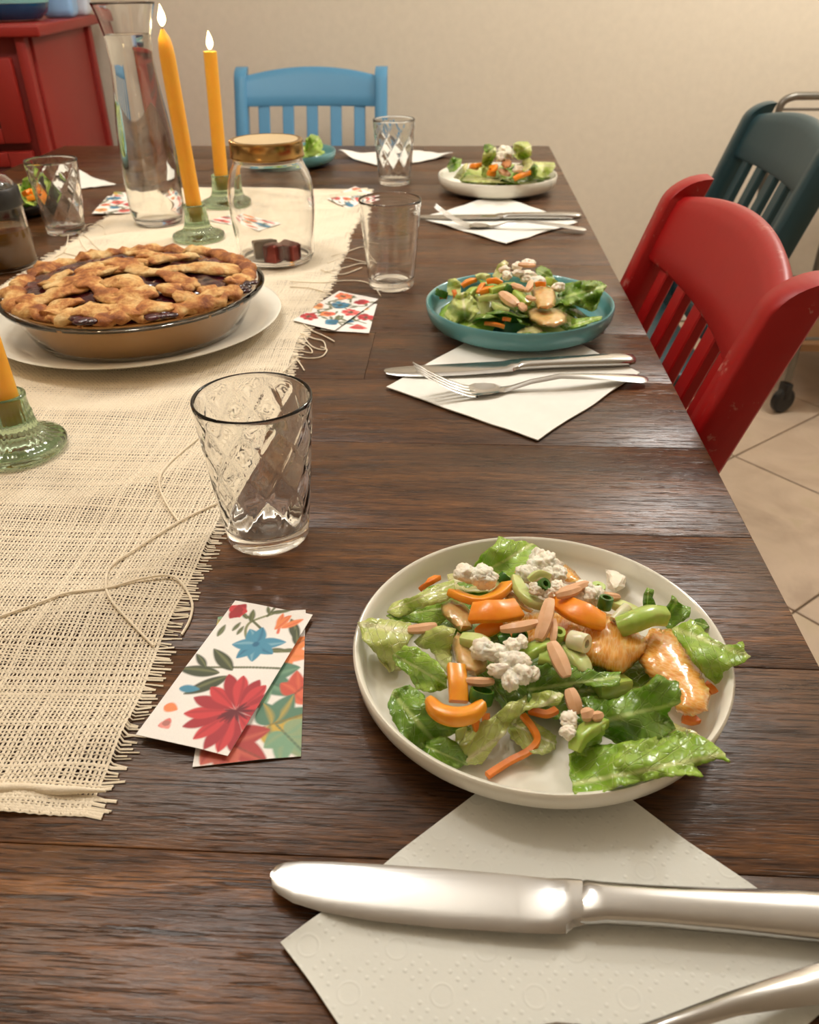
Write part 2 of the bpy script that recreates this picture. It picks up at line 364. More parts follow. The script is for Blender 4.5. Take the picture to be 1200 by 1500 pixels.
# tiles: a diagonal grid with recessed joints
def clip_rect(poly):
    for ax, lim, sgn in ((0, X0+.002, 1), (0, X1-.002, -1), (1, Y0+.002, 1), (1, Y1-.002, -1)):
        out = []
        for i in range(len(poly)):
            a, b = poly[i], poly[(i+1) % len(poly)]; da, db = (a[ax]-lim)*sgn, (b[ax]-lim)*sgn
            if da >= 0: out.append(a)
            if (da >= 0) != (db >= 0): s = da/(da-db); out.append((a[0]+(b[0]-a[0])*s, a[1]+(b[1]-a[1])*s))
        poly = out
        if len(poly) < 3: return []
    return poly
TA, TS = math.radians(40), 0.46
ex, ey = (math.cos(TA), math.sin(TA)), (-math.sin(TA), math.cos(TA)); TO = (1.055, 1.62)
fabs = Vector(floor.location)
for i in range(-12, 12):
    for j in range(-12, 12):
        cs = [(i+.006, j+.006), (i+.994, j+.006), (i+.994, j+.994), (i+.006, j+.994)]
        pl = clip_rect([(TO[0]+TS*(a*ex[0]+b*ey[0]), TO[1]+TS*(a*ex[1]+b*ey[1])) for a, b in cs])
        if len(pl) < 3: continue
        n = len(pl); cx = sum(p[0] for p in pl)/n; cy = sum(p[1] for p in pl)/n
        ins = [(cx+(p[0]-cx)*0.99, cy+(p[1]-cy)*0.99) for p in pl]
        v = [(x, y, -0.006) for x, y in pl]+[(x, y, -0.001) for x, y in pl]+[(x, y, 0) for x, y in ins]
        f = [tuple(range(2*n, 3*n))]
        for k in range(n):
            l = (k+1) % n; f += [(k, l, n+l, n+k), (n+k, n+l, 2*n+l, 2*n+k)]
        obj('tile', v, f, 'tile', parent=floor, smooth=False)

# ------------------------------------------------------------------ dining table
TXR, TXL, TY0, TY1 = 0.212, -0.955, -0.095, 2.10
table = thing('dining_table', 'long dark-stained wooden dining table of crosswise planks, set for dinner', 'table', ((TXL+TXR)/2, (TY0+TY1)/2, 0))
rnd = random.Random(4)
joints = [TY0, 0.091, 0.222, 0.353, 0.484, 0.615, 0.746, 0.877, 1.008, 1.139, 1.270, 1.401, 1.532, 1.663, 1.794, 1.925, TY1]
for a, b in zip(joints[:-1], joints[1:]):
    xs = [TXL, rnd.uniform(TXL+.3, TXR-.25), TXR]
    for x0, x1 in zip(xs[:-1], xs[1:]):
        v, f = rbox(((x0+x1)/2, (a+b)/2, TZ-0.0175), (x1-x0-0.00015, b-a-0.0001, 0.035), 0.0003 if x1 < TXR else 0.0009, 2)
        obj('plank', v, f, 'wood', parent=table, smooth=True)
ap = MB()
for c, s in ((((TXL+TXR)/2, TY0+.07, TZ-.075), (TXR-TXL-.16, .022, .08)), (((TXL+TXR)/2, TY1-.07, TZ-.075), (TXR-TXL-.16, .022, .08)),
             ((TXL+.07, (TY0+TY1)/2, TZ-.075), (.022, TY1-TY0-.16, .08)), ((TXR-.07, (TY0+TY1)/2, TZ-.075), (.022, TY1-TY0-.16, .08))):
    v, f = rbox(c, s, 0.002); obj('apron', v, f, 'wood', parent=table)
for x in (TXL+.075, TXR-.075):
    for y in (TY0+.075, TY1-.075):
        secs = []
        for z, w in ((0, .026), (.30, .032), (.62, .040), (TZ-.036, .040)):
            secs.append([(x+w*sx, y+w*sy, z) for sx, sy in ((-1, -1), (1, -1), (1, 1), (-1, 1))])
        v, f = loft(secs); obj('leg', v, f, 'wood', parent=table, sharp=30)

# ------------------------------------------------------------------ burlap runner, woven thread by thread
RX0, RX1, RY0, RY1 = -0.580, -0.167, 0.236, 1.615
runner = thing('table_runner', 'cream burlap table runner with frayed edges along the table', 'runner', ((RX0+RX1)/2, (RY0+RY1)/2, TZ))
FLAT = [(-0.352, 0.872, 0.18), (-0.363, 0.589, 0.06), (-0.393, 1.257, 0.06), (-0.408, 1.477, 0.06), (-0.492, 1.355, 0.07), (-0.252, 1.150, 0.08), (-0.30, 1.39, 0.08)]
def rsurf(x, y):
    """height of the cloth above the table: low creases, pressed flat under what stands on it"""
    x = np.asarray(x, float); y = np.asarray(y, float)
    w = 0.5+0.5*np.sin(62*y+9*x+2.0*np.sin(11*x+3*y)); w = w**4*0.0030*(0.5+0.5*np.sin(9*y+5*x+1))
    w2 = 0.5+0.5*np.sin(38*(y-0.55*x)+1.6*np.sin(17*x)); w = w+w2**6*0.0026
    for cx, cy, r in FLAT: w = w*(1-np.exp(-(((x-cx)**2+(y-cy)**2)/(r*r))**3))
    return w+0.0009
def build_weave():
    rs = np.random.RandomState(3); p = 0.00238
    nx = int((RX1-RX0)/p); xs = RX0+(np.arange(nx)+0.5)*p
    ys = list(RY0+0.0016*np.arange(7)+0.001); y = ys[-1]+0.0036
    while y < RY1: ys.append(y); y += p
    ys = np.array(ys); ny = len(ys)
    gx = np.cumsum(rs.normal(0, 0.00030, nx)); gx -= np.linspace(0, gx[-1], nx); gx = np.clip(gx, -.0018, .0018)
    gy = rs.normal(0, 0.00036, ny)
    V = []; Fq = []; off = 0
    def warpx(x, y): return x+0.0016*np.sin(14*y+6*x)+0.0010*np.sin(41*y+2)
    def warpy(x, y): return y+0.0020*np.sin(9*x+7*y)*np.clip((y-RY0)*12, 0, 1)+0.0009*np.sin(33*x+1)
    par = (np.add.outer(np.arange(nx), np.arange(ny)) % 2)*2-1
    X = np.repeat(xs[:, None]+gx[:, None], ny, 1); Y = np.repeat(ys[None, :]+gy[None, :], nx, 0)
    X = X+rs.normal(0, 0.00010, X.shape); Y = Y+rs.normal(0, 0.00008, Y.shape)
    XX, YY = warpx(X, Y), warpy(X, Y); ZZ = TZ+rsurf(XX, YY)
    def strip(cx, cy, cz, wx, wy, ht):       # rows of threads, three verts across
        nonlocal off
        a, b = cx.shape
        v = np.zeros((a, b, 3, 3)); v[..., 0, :] = np.stack([cx-wx, cy-wy, cz-ht], -1); v[..., 1, :] = np.stack([cx, cy, cz+ht], -1); v[..., 2, :] = np.stack([cx+wx, cy+wy, cz-ht], -1)
        i = np.arange(a*b*3).reshape(a, b, 3)+off
        q = np.concatenate([np.stack([i[:, :-1, k], i[:, :-1, k+1], i[:, 1:, k+1], i[:, 1:, k]], -1).reshape(-1, 4) for k in (0, 1)])
        V.append(v.reshape(-1, 3)); Fq.append(q); off += a*b*3
    wA = 0.00076*(1+rs.normal(0, .16, (nx, 1)))*np.ones((nx, ny))
    strip(XX, YY, ZZ+par*0.00030, wA, 0*wA, 0.00028)
    # weft runs on past the warp as a fringe
    ext = 5; rl = rs.uniform(0.003, 0.017, (ny, 1)); rr = rs.uniform(0.006, 0.013, (ny, 1))
    tt = np.linspace(1, 0, ext, endpoint=False)[None, :]
    Lx = XX.T[:, :1]-rl*tt; Rx = XX.T[:, -1:]+rr*tt[:, ::-1]
    sw = rs.normal(0, 0.0011, (ny, 1))
    Ly = YY.T[:, :1]+sw*tt; Ry = YY.T[:, -1:]+sw*tt[:, ::-1]
    ez = np.full((ny, ext), TZ+0.0009)
    cx = np.concatenate([Lx, XX.T, Rx], 1); cy = np.concatenate([Ly, YY.T, Ry], 1)
    cz = np.concatenate([ez, ZZ.T-par.T*0.00030, ez], 1)
    wB = 0.00068*(1+rs.normal(0, .20, (ny, 1)))*np.ones(cx.shape); wB[:7] *= 1.3
    strip(cx, cy, cz, 0*wB, wB, 0.00030)
    v = np.concatenate(V)-np.array(runner.location); q = np.concatenate(Fq)
    me = bpy.data.meshes.new('weave'); me.vertices.add(len(v)); me.vertices.foreach_set('co', v.astype(np.float32).ravel())
    me.loops.add(q.size); me.loops.foreach_set('vertex_index', q.astype(np.int32).ravel())
    me.polygons.add(len(q)); me.polygons.foreach_set('loop_start', (np.arange(len(q))*4).astype(np.int32))
    me.polygons.foreach_set('use_smooth', np.ones(len(q), dtype=bool)); me.update(calc_edges=True); me.validate()
    me.materials.append(M['burlap']); o = bpy.data.objects.new('weave', me); COL.objects.link(o); o.parent = runner; o['kind'] = 'stuff'
build_weave()
pts = [(RX0-0.002+(RX1-RX0+0.006)*k/60, RY0+0.0132+0.0008*math.sin(k*1.3)*0.6, TZ+0.0033+0.0003*math.sin(k*2.1)) for k in range(61)]
obj('hem', *tube(pts, [(0.0021+0.0003*math.sin(k*1.7)+0.0002*math.sin(k*0.6))*min(1, .3+(60-k)*.35, .3+k*.35) for k in range(61)], 10), 'burlap', parent=runner)
def zrun(px, py):
    p = P(px, py, 0.002)
    if RX0 < p.x < RX1 and RY0 < p.y < RY1: return float(rsurf(p.x, p.y))+0.0013
    return 0.0011
def thread(pix, r=0.00062, lift=0.0):
    q = spline(pix, 5); out = []
    for i, (x, y) in enumerate(q):
        out.append(P(x, y, zrun(x, y)+lift*math.sin(PI*i/(len(q)-1))))
    obj('loose_thread', *tube(out, r, 6), 'burlap', parent=runner)
for pix in ([(-5, 905), (60, 882), (100, 868), (155, 862), (210, 847), (255, 845), (280, 878), (279, 905), (266, 930)],
            [(155, 862), (165, 882), (190, 910), (225, 946)], [(155, 862), (160, 832), (200, 803), (262, 764), (322, 735)],
            [(262, 764), (244, 738), (233, 708), (244, 682), (292, 640)]): thread(pix, 0.00085, 0.0006)
for pix in ([(425, 412), (470, 414), (505, 411), (535, 413), (551, 424), (558, 434)], [(425, 420), (455, 422), (475, 428), (502, 437)],
            [(440, 470), (455, 483), (475, 492), (490, 500)], [(440, 488), (460, 496), (474, 500), (476, 512), (458, 508), (444, 492)],
            [(435, 500), (452, 507), (457, 517), (440, 514)], [(430, 522), (455, 525), (472, 522), (479, 512), (470, 508)], [(432, 524), (440, 533), (446, 543)], [(435, 524), (425, 535), (415, 545)],
            [(486, 375), (510, 368), (530, 362), (548, 364)], [(480, 385), (505, 378), (525, 382), (540, 385)], [(475, 398), (505, 392), (528, 386), (545, 388)], [(470, 395), (500, 402), (530, 392)],
            [(100, 345), (98, 358), (92, 370), (75, 380), (58, 392)], [(92, 370), (108, 374), (122, 378), (138, 378)], [(116, 344), (119, 355), (128, 368), (140, 377)], [(121, 343), (132, 352), (146, 366), (158, 372)],
            [(121, 345), (121, 338), (126, 330), (140, 328), (152, 334), (154, 343)], [(60, 392), (70, 395), (85, 388)]): thread(pix, 0.0007)

# ------------------------------------------------------------------ chairs
def chair(label, mat, x, y, rz):
    t = thing('dining_chair', label, 'chair', (x, y, 0), rz)
    def part(name, vf, **kw): return obj(name, *vf, 'red_plain' if mat == 'red_paint' and name not in ('top_rail', 'post') else mat, parent=t, world=False, **kw)
    W = 0.208
    def back_y(z): return -0.07*max(0, (0.45-z)/0.45)-0.135*max(0, (z-0.45)/0.42)**1.10     # local +y is the front
    for s in (-1, 1):
        secs = []; zs = [0.002, 0.15, 0.30, 0.45, 0.55, 0.65, 0.74, 0.80, 0.836, 0.842, 0.848, 0.853, 0.858, 0.862, 0.865, 0.8672, 0.868]
        for i, z in enumerate(zs):
            d = 0.0225; w = 0.0175; y0 = back_y(z); k = max(0, (z-0.836)/0.032)
            fr = d-2*d*0.94*(1-math.sqrt(max(0, 1-k*k))); e = 0.004*(1-.7*k)
            ring = [(-w, -d+e), (-w+e, -d), (w-e, -d), (w, -d+e), (w, fr-e), (w-e, fr), (-w+e, fr), (-w, fr-e)]
            secs.append([(s*W+a, y0+b, z) for a, b in ring])
        part('post', loft(secs), sharp=50)
    def bow(u): return -0.018*(1-u*u)                                                        # u in -1..1
    secs = []
    for i in range(25):
        u = -1+2*i/24; x0 = u*(W-0.012); top = 0.846+0.022*(1-u*u); z0 = 0.768; ring = []
        for z, dd in ((z0, -.009), (z0+.004, -.012), (z0+.03, -.012), (top-.02, -.012), (top-.006, -.010), (top, -.004), (top, .004), (top-.006, .010), (top-.02, .012), (z0+.03, .012), (z0+.004, .012), (z0, .009)):
            ring.append((x0, back_y(z)+bow(u)+dd, z))
        secs.append(ring)
    part('top_rail', loft(secs), sharp=60)
    for k in range(5):
        u = (k-2)*0.345; secs = []
        for z in (0.505, 0.56, 0.62, 0.70, 0.772):
            secs.append([(u*W+a, back_y(z)+bow(u)*0.9+b, z) for a, b in ((-.0165, -.005), (-.0145, -.007), (.0145, -.007), (.0165, -.005), (.0165, .005), (.0145, .007), (-.0145, .007), (-.0165, .005))])
        part('slat', loft(secs), sharp=30)
    part('lower_rail', rbox((0, back_y(.5)-.008, .495), (2*W-.03, .022, .04), .003))
    part('seat', rbox((0, .195, .445), (.44, .40, .026), .010, 3))
    part('seat_frame', rbox((0, .19, .405), (.38, .35, .055), .003))
    for s in (-1, 1):
        secs = [[(s*(W-.03)+a*w, .345+b*w, z) for a, b in ((-1, -1), (1, -1), (1, 1), (-1, 1))] for z, w in ((.002, .013), (.2, .017), (.43, .021))]
        part('leg', loft(secs))
        part('stretcher', rbox((s*(W-.01), .14, .17), (.018, .40, .026), .003))
    return t
chair('glossy red wooden slat-back chair with chipped edges, tucked under the right side of the table', 'red_paint', 0.163, 0.913, PI/2)
chair('dark teal wooden slat-back chair standing behind the red one', 'teal_paint', 0.478, 1.665, PI/2)
chair('light blue wooden slat-back chair at the far head of the table', 'blue_paint', -0.440, 2.575, PI)

# ------------------------------------------------------------------ red cabinet with what stands on it
ca = math.radians(10.4)
cab = thing('cabinet', 'dark red painted cabinet with panelled drawers in the far left corner', 'cabinet', (-1.045, 2.235, 0), ca)
CH, CD, CW = 0.972, 0.72, 0.95        # local: front-right corner at the origin, body runs to -x and +y
def cpart(name, vf, mat='cabinet_paint', parent=None, **kw): return obj(name, *vf, mat, parent=parent or cab, world=False, **kw)
cpart('body', rbox((-CW/2, CD/2+.01, CH/2), (CW-.03, CD-.02, CH), .003))
cpart('countertop', rbox((-CW/2+.008, CD/2, CH+.013), (CW+.05, CD+.05, .026), .005, 3))
cpart('side_panel', rbox((-.010, CD/2-.012, CH/2), (.014, CD-.10, CH-.002), .002))
cpart('corner_post', rbox((-.005, CD-.028, CH/2), (.026, .050, CH), .003))
cpart('corner_post', rbox((-.022, .012, CH/2), (.024, .045, CH), .003))
for zc, hh in ((.835, .19), (.625, .19), (.415, .19), (.205, .19)):
    dx = -.465
    d = cpart('drawer', rbox((dx, -.008, zc), (.83, .018, hh), .003))
    fr = MB()
    for c, q in (((dx-.385, -.020, zc), (.06, .010, hh)), ((dx+.385, -.020, zc), (.06, .010, hh)), ((dx, -.020, zc+hh/2-.0175), (.71, .010, .035)), ((dx, -.020, zc-hh/2+.0175), (.71, .010, .035))): fr.add(rbox(c, q, .003))
    sub(d, 'drawer_frame', fr.v, fr.f, 'cabinet_paint')
    sub(d, 'groove', *rbox((dx, -.0175, zc), (.712, .004, hh-.068), .001), 'cabinet_groove'); sub(d, 'panel', *rbox((dx, -.019, zc), (.69, .010, hh-.09), .004), 'cabinet_paint')
    sub(d, 'knob', *lathe([(0, 0), (.011, 0), (.013, .008), (.006, .016), (.006, .024), (0, .024)], 16, (0, 0, 0)), 'brass')
    kn = d.children[-1]; kn.rotation_euler = (PI/2, 0, 0); kn.location = (dx, -.022, zc)
def cab_pt(x, y, z): return (cab.location.x+x*math.cos(ca)-y*math.sin(ca), cab.location.y+x*math.sin(ca)+y*math.cos(ca), z)
CT = CH+.0265
p = cab_pt(-.105, .22, CT)
bw = thing('mixing_bowl', 'large cream bowl with teal and navy bands on the red cabinet', 'bowl', p)
prof = [(0, 0), (.07, 0), (.085, .004), (.105, .02), (.115, .06), (.118, .12), (.115, .12), (.110, .06), (.098, .024), (.07, .010), (0, .008)]
obj('bowl_body', *lathe(prof, 48, p, closed=False), 'white_ceramic', parent=bw)
obj('navy_band', *lathe([(.0862, .004), (.1065, .0195), (.1135, .040), (.112, .040), (.104, .0195), (.085, .006)], 48, p), 'navy_ceramic', parent=bw)
obj('teal_band', *lathe([(.1138, .041), (.1152, .052), (.1135, .052), (.1120, .041)], 48, p), 'pale_teal', parent=bw)
def bag(name, label, x, y, sx, sy, sz, mat, seed):
    v, f = rbox((0, 0, 0), (1, 1, 1), .18, 5); o = []
    q = cab_pt(x, y, CT)
    for a, b, c in v:
        k = 1+.10*nz(a*3+seed, b*3, c*3); zz = (c+.5)*sz*(1+.12*nz(a*4, b*4, seed)*(c+.5))
        xx, yy = a*sx*k, b*sy*k*(1-.35*max(0, c)); o.append((q[0]+xx*math.cos(ca)-yy*math.sin(ca), q[1]+xx*math.sin(ca)+yy*math.cos(ca), q[2]+zz))
    return tag(obj(name, o, f, mat), label, 'bag')
bag('snack_bag', 'light blue plastic bag on the red cabinet, next to the banded bowl', -.012, .44, .085, .08, .12, 'blue_bag', 2)
bag('snack_bag', 'pale bluish plastic bag at the right rear of the cabinet top', -.002, .61, .075, .07, .12, 'pale_bag', 5)

# ------------------------------------------------------------------ utility cart beside the teal chair
cart = thing('utility_cart', 'grey metal cart with wooden shelf and black casters against the back wall', 'cart', (1.25, 2.53, 0))
def kpart(name, vf, mat, world=True): return obj(name, *vf, mat, parent=cart, world=world)
for x in (.965, 1.55):
    for y in (2.25, 2.80):
        pst = kpart('post', tube([(x, y, .10), (x, y, .40), (x, y, .72)], .011, 12), 'grey_metal')
        cs = kpart('caster', lathe([(0, -.014), (.030, -.014), (.037, -.008), (.037, .008), (.030, .014), (0, .014)], 24, (0, 0, 0), closed=False), 'black_plastic', False)
        cs.rotation_euler = (PI/2, 0, .4); cs.location = (x-1.25, y-2.53, .038)
        sub(cs, 'fork', *rbox((0, .030, 0), (.022, .05, .036), .004), 'black_plastic')
for z in (.20, .66):
    kpart('shelf', rbox((1.2575, 2.525, z), (.60, .56, .022), .003), 'shelf_wood')
    fr = MB()
    for y in (2.24, 2.81): fr.add(tube([(.96, y, z+.03), (1.2, y, z+.03), (1.555, y, z+.03)], .005, 8))
    for x in (.955, 1.56): fr.add(tube([(x, 2.24, z+.03), (x, 2.5, z+.03), (x, 2.81, z+.03)], .005, 8))
    kpart('rail', (fr.v, fr.f), 'grey_metal')
hp = spline([(.966, 2.80, .70), (.966, 2.80, .745), (.975, 2.80, .765), (1.00, 2.80, .776), (1.04, 2.80, .778), (1.3, 2.80, .778), (1.50, 2.80, .778), (1.54, 2.80, .765), (1.55, 2.80, .72)], 5)
kpart('rail', tube([(.97, 2.80, .742), (1.25, 2.80, .742), (1.55, 2.80, .742)], .004, 8), 'grey_metal')
kpart('handle', tube(hp, .011, 12), 'grey_metal')
sk = [rbox((1.20, 2.62, .672+.012+k*.010), (.34-.02*(k % 2), .24, .009), .003, 2, Matrix.Rotation(.06*(k % 3-1), 3, 'Z')) for k in range(3)]
for k, q in enumerate(sk): tag(obj('paper_stack', [(a+0, b+0, c) for a, b, c in [(v[0], v[1], v[2]) for v in rbox((1.27, 2.62, .6725+.011+k*.0215), (.34-.02*k, .24, .021), .003)[0]]], q[1], 'cart_paper'), ['lowest', 'middle', 'topmost'][k]+' cream tray in the pile on the cart top', 'tray', 'cream trays on the cart')

# ------------------------------------------------------------------ plates
def plate(name, label, c, r, h, mat, foot=.62):
    k = r/0.1025
    prof = [(0, .0016), (foot*r-.004, .0016), (foot*r-.002, 0), (foot*r+.003, 0), (foot*r+.006, .003), (.86*r, .0045), (.955*r, .010), (.99*r, h*.6), (r, h-.0012), (r-.0012, h), (r-.0032, h-.0008),
            (r-.0055, h*.6), (.925*r, .0095), (.85*r, .0068), (.6*r, .0062), (0, .0060)]
    return tag(obj(name, *lathe(prof, 128, (c[0], c[1], TZ), closed=False), mat, sharp=60, origin=(c[0], c[1], TZ)), label, 'plate')
PN, PB, PF = (0.0503, 0.3426), (0.0715, 0.8997), (0.0723, 1.6128)
plate('salad_plate', 'white ceramic plate of salad nearest the camera, on an embossed napkin', PN, .1025, .024, 'white_ceramic')
plate('salad_plate', 'turquoise plate of salad at the middle setting by the red chair', PB, .1046, .030, 'teal_ceramic', .55)
plate('salad_plate', 'white salad plate at the far right corner of the table', PF, .1094, .030, 'white_ceramic', .55)
q = P(420, 226, .02); PJ = (q.x, q.y); plate('salad_plate', 'turquoise salad plate at the far head, behind the glass jar', PJ, .105, .028, 'teal_ceramic', .55)
q = P(2, 292, .02); PL = (q.x, q.y); plate('salad_plate', 'black salad plate on the left side, behind the cut-diamond tumbler', PL, .105, .024, 'black_ceramic', .55)
# platter, pie dish and pie
PC = (-0.3457, 0.8565)
prof = [(0, .002), (.10, .002), (.104, 0), (.108, 0), (.112, .003), (.135, .008), (.157, .0145), (.1592, .0160), (.157, .0172), (.134, .0112), (.112, .0072), (0, .0065)]
tag(obj('platter', *lathe(prof, 128, (-.3557, .8765, TZ+.0026), closed=False), 'white_ceramic', sharp=60), 'large round white platter under the berry pie, on the burlap runner', 'platter')
ZD = TZ+.0102
dish = tag(obj('pie_dish', *lathe([(0, 0), (.105, 0), (.110, .002), (.114, .008), (.128, .038), (.132, .0415), (.1375, .043), (.1385, .0455), (.136, .0470), (.129, .0455), (.1245, .040), (.1105, .010), (.106, .0045), (0, .004)], 128, (PC[0], PC[1], ZD), closed=False), 'clear_glass', sharp=60), 'clear glass pie dish holding the berry pie, on the white platter', 'dish')
pie = thing('berry_pie', 'dark berry pie with a rough golden lattice crust, in the glass dish', 'pie', (PC[0], PC[1], ZD+.0046))
def dome(x, y):
    r = math.hypot(x, y)/.128
    return .0505+.014*max(0, 1-r*r)
obj('crust_shell', *lathe([(0, .0046), (.1045, .0046), (.1092, .0105), (.1237, .040), (.127, .046), (.122, .046), (.118, .038), (.105, .010), (0, .009)], 96, (PC[0], PC[1], ZD), closed=False), 'baked_shell', parent=pie)
v = []; f = []; NR, NA = 26, 96
for i in range(NR+1):
    for j in range(NA):
        r = .125*i/NR; a = 2*PI*j/NA; x, y = r*math.cos(a), r*math.sin(a)
        z = dome(x, y)-.003+.0028*nz(x*70, y*70, 3)+.003*max(0, nz(x*110+9, y*110, 1))
        if i == NR: z = .044
        v.append((PC[0]+x, PC[1]+y, ZD+z))
for i in range(NR):
    for j in range(NA):
        k = (j+1) % NA; f.append((i*NA+j, (i+1)*NA+j, (i+1)*NA+k, i*NA+k))
obj('filling', *weld(v, f), 'filling', parent=pie)
def toast(o, fn):
    a = o.data.attributes.new('toast', 'FLOAT', 'POINT'); a.data.foreach_set('value', [fn(v.co) for v in o.data.vertices])
def strip_mesh(pts, w, th, seed):
    """rough dough strip along pts (x, y in pie frame) lying over the domed filling"""
    q = [np.array(p) for p in spline(pts, 8)]; secs = []; w *= 1.22
    for i, p in enumerate(q):
        t = q[min(i+1, len(q)-1)]-q[max(i-1, 0)]; t = t/np.linalg.norm(t); s = np.array((-t[1], t[0]))
        e = min(1, .35+.65*math.sqrt(max(0, min(i, len(q)-1-i)))/1.2)
        ww = w*(1+.75*nz(p[0]*55, p[1]*55, seed))*e; ring = []
        for k in range(12):
            a = 2*PI*k/12; ca_, sa_ = math.cos(a), math.sin(a)
            o = math.copysign(abs(ca_)**.7, ca_)*ww; x, y = p[0]+s[0]*o+.0034*nz(p[0]*110+k*.6, p[1]*110, seed+5), p[1]+s[1]*o+.0034*nz(p[0]*110, p[1]*110+k*.6, seed+8)
            rr = math.hypot(x, y)
            if rr > .124: x *= .124/rr; y *= .124/rr
            z = dome(x, y)+th*.35+sa_*th*e*.75+.0036*nz(x*55, y*55, seed)+.0014*nz(x*190, y*190, seed+2)
            ring.append((PC[0]+x, PC[1]+y, ZD+z))
        secs.append(ring)
    return loft(secs)
def piep(px, py):
    p = P(px, py, .0102+.064); return (p.x-PC[0], p.y-PC[1])
strips = [  # traced along the strips of the photo (pixels on the pie's top)
    ([(12, 428), (45, 430), (90, 422), (130, 415)], .0100), ([(70, 418), (105, 408), (145, 400), (190, 392)], .0105), ([(118, 392), (140, 396), (165, 402)], .0110),
    ([(155, 392), (175, 388), (205, 392)], .0200), ([(190, 395), (225, 400), (262, 392), (300, 388), (350, 386)], .0085), ([(205, 388), (240, 378), (270, 372), (285, 368)], .0080),
    ([(195, 368), (213, 372), (226, 380)], .0120), ([(125, 412), (150, 422), (165, 432), (195, 436)], .0085), ([(150, 418), (180, 412), (205, 422), (215, 430)], .0095),
    ([(45, 462), (60, 448), (85, 436), (120, 432)], .0085), ([(105, 442), (125, 446), (155, 446), (168, 452)], .0150), ([(55, 460), (85, 466), (120, 462)], .0065),
    ([(180, 450), (188, 436), (200, 420)], .0120), ([(200, 446), (235, 440), (285, 444)], .0120), ([(238, 424), (262, 414), (290, 408)], .0080), ([(252, 426), (300, 420), (345, 410)], .0085), ([(235, 400), (265, 408), (275, 416)], .0075),
    ([(8, 452), (22, 440), (38, 446)], .0060), ([(300, 412), (318, 428), (330, 424)], .0100), ([(352, 392), (362, 402), (352, 412)], .0080),
    ([(150, 440), (158, 452), (180, 455)], .0130), ([(60, 412), (88, 400), (104, 396)], .0080), ([(225, 372), (232, 380), (245, 384)], .0100), ([(330, 398), (346, 400), (360, 396)], .0080)]
for i, (pp, w) in enumerate(strips):
    o = obj('crust_strip', *strip_mesh([piep(*p) for p in pp], w, .0042, i*3.1), 'crust', parent=pie, sharp=0)
    toast(o, lambda c, s=i: .35+.9*nz(c.x*40+s*7, c.y*40, c.z*40))
v = []; f = []; NA, NS = 160, 14
gaps = [math.atan2(y, x) for x, y in (piep(95, 470), piep(250, 462), piep(372, 402), piep(60, 388), piep(20, 405))]
for i in range(NA):
    a = 2*PI*i/NA; gap = min(abs((a-g+PI) % (2*PI)-PI) for g in gaps); k = min(1, .38+gap/.16) if gap < .16 else 1
    rc = .1225+.004*nz(math.cos(a)*6, math.sin(a)*6, 4)+.002*nz(math.cos(a)*20, math.sin(a)*20, 1)
    for j in range(NS):
        b = 2*PI*j/NS; rr = .0062*k*(1+.9*nz(math.cos(a)*11, math.sin(a)*11, 2)+.35*nz(math.cos(a)*26+b, math.sin(a)*26, 6))
        x = rc-.002+rr*1.7*math.cos(b); z = .0475+.0035*k+.0045*nz(math.cos(a)*9, math.sin(a)*9, 7)+rr*.85*math.sin(b)+.0012*nz(a*40, b*3, 1)
        v.append((PC[0]+x*math.cos(a), PC[1]+x*math.sin(a), ZD+z))
for i in range(NA):
    for j in range(NS):
        k, l = (i+1) % NA, (j+1) % NS; f.append((i*NS+j, k*NS+j, k*NS+l, i*NS+l))
o = obj('crust_rim', v, f, 'crust', parent=pie, sharp=0); toast(o, lambda c: .55+1.0*nz(c.x*50, c.y*50, c.z*50))
for g, L in ((gaps[0], .022), (gaps[1], .016), (gaps[2], .020)):      # juice bubbling over the rim
    mb = MB(); rr = random.Random(int(g*100))
    for k in range(11):
        a = g+rr.uniform(-.10, .10); r = rr.uniform(.112, .131); s = rr.uniform(.005, .0085)
        prof = [(0, -s*.4), (s*.9, -s*.25), (s*1.15, 0), (s*.8, .26*s), (0, .36*s)]
        mb.add(lathe(prof, 12, (PC[0]+r*math.cos(a), PC[1]+r*math.sin(a), ZD+.052+rr.uniform(-.002, .002)), closed=False))
    obj('juice_drip', mb.v, mb.f, 'filling', parent=pie, sharp=0)

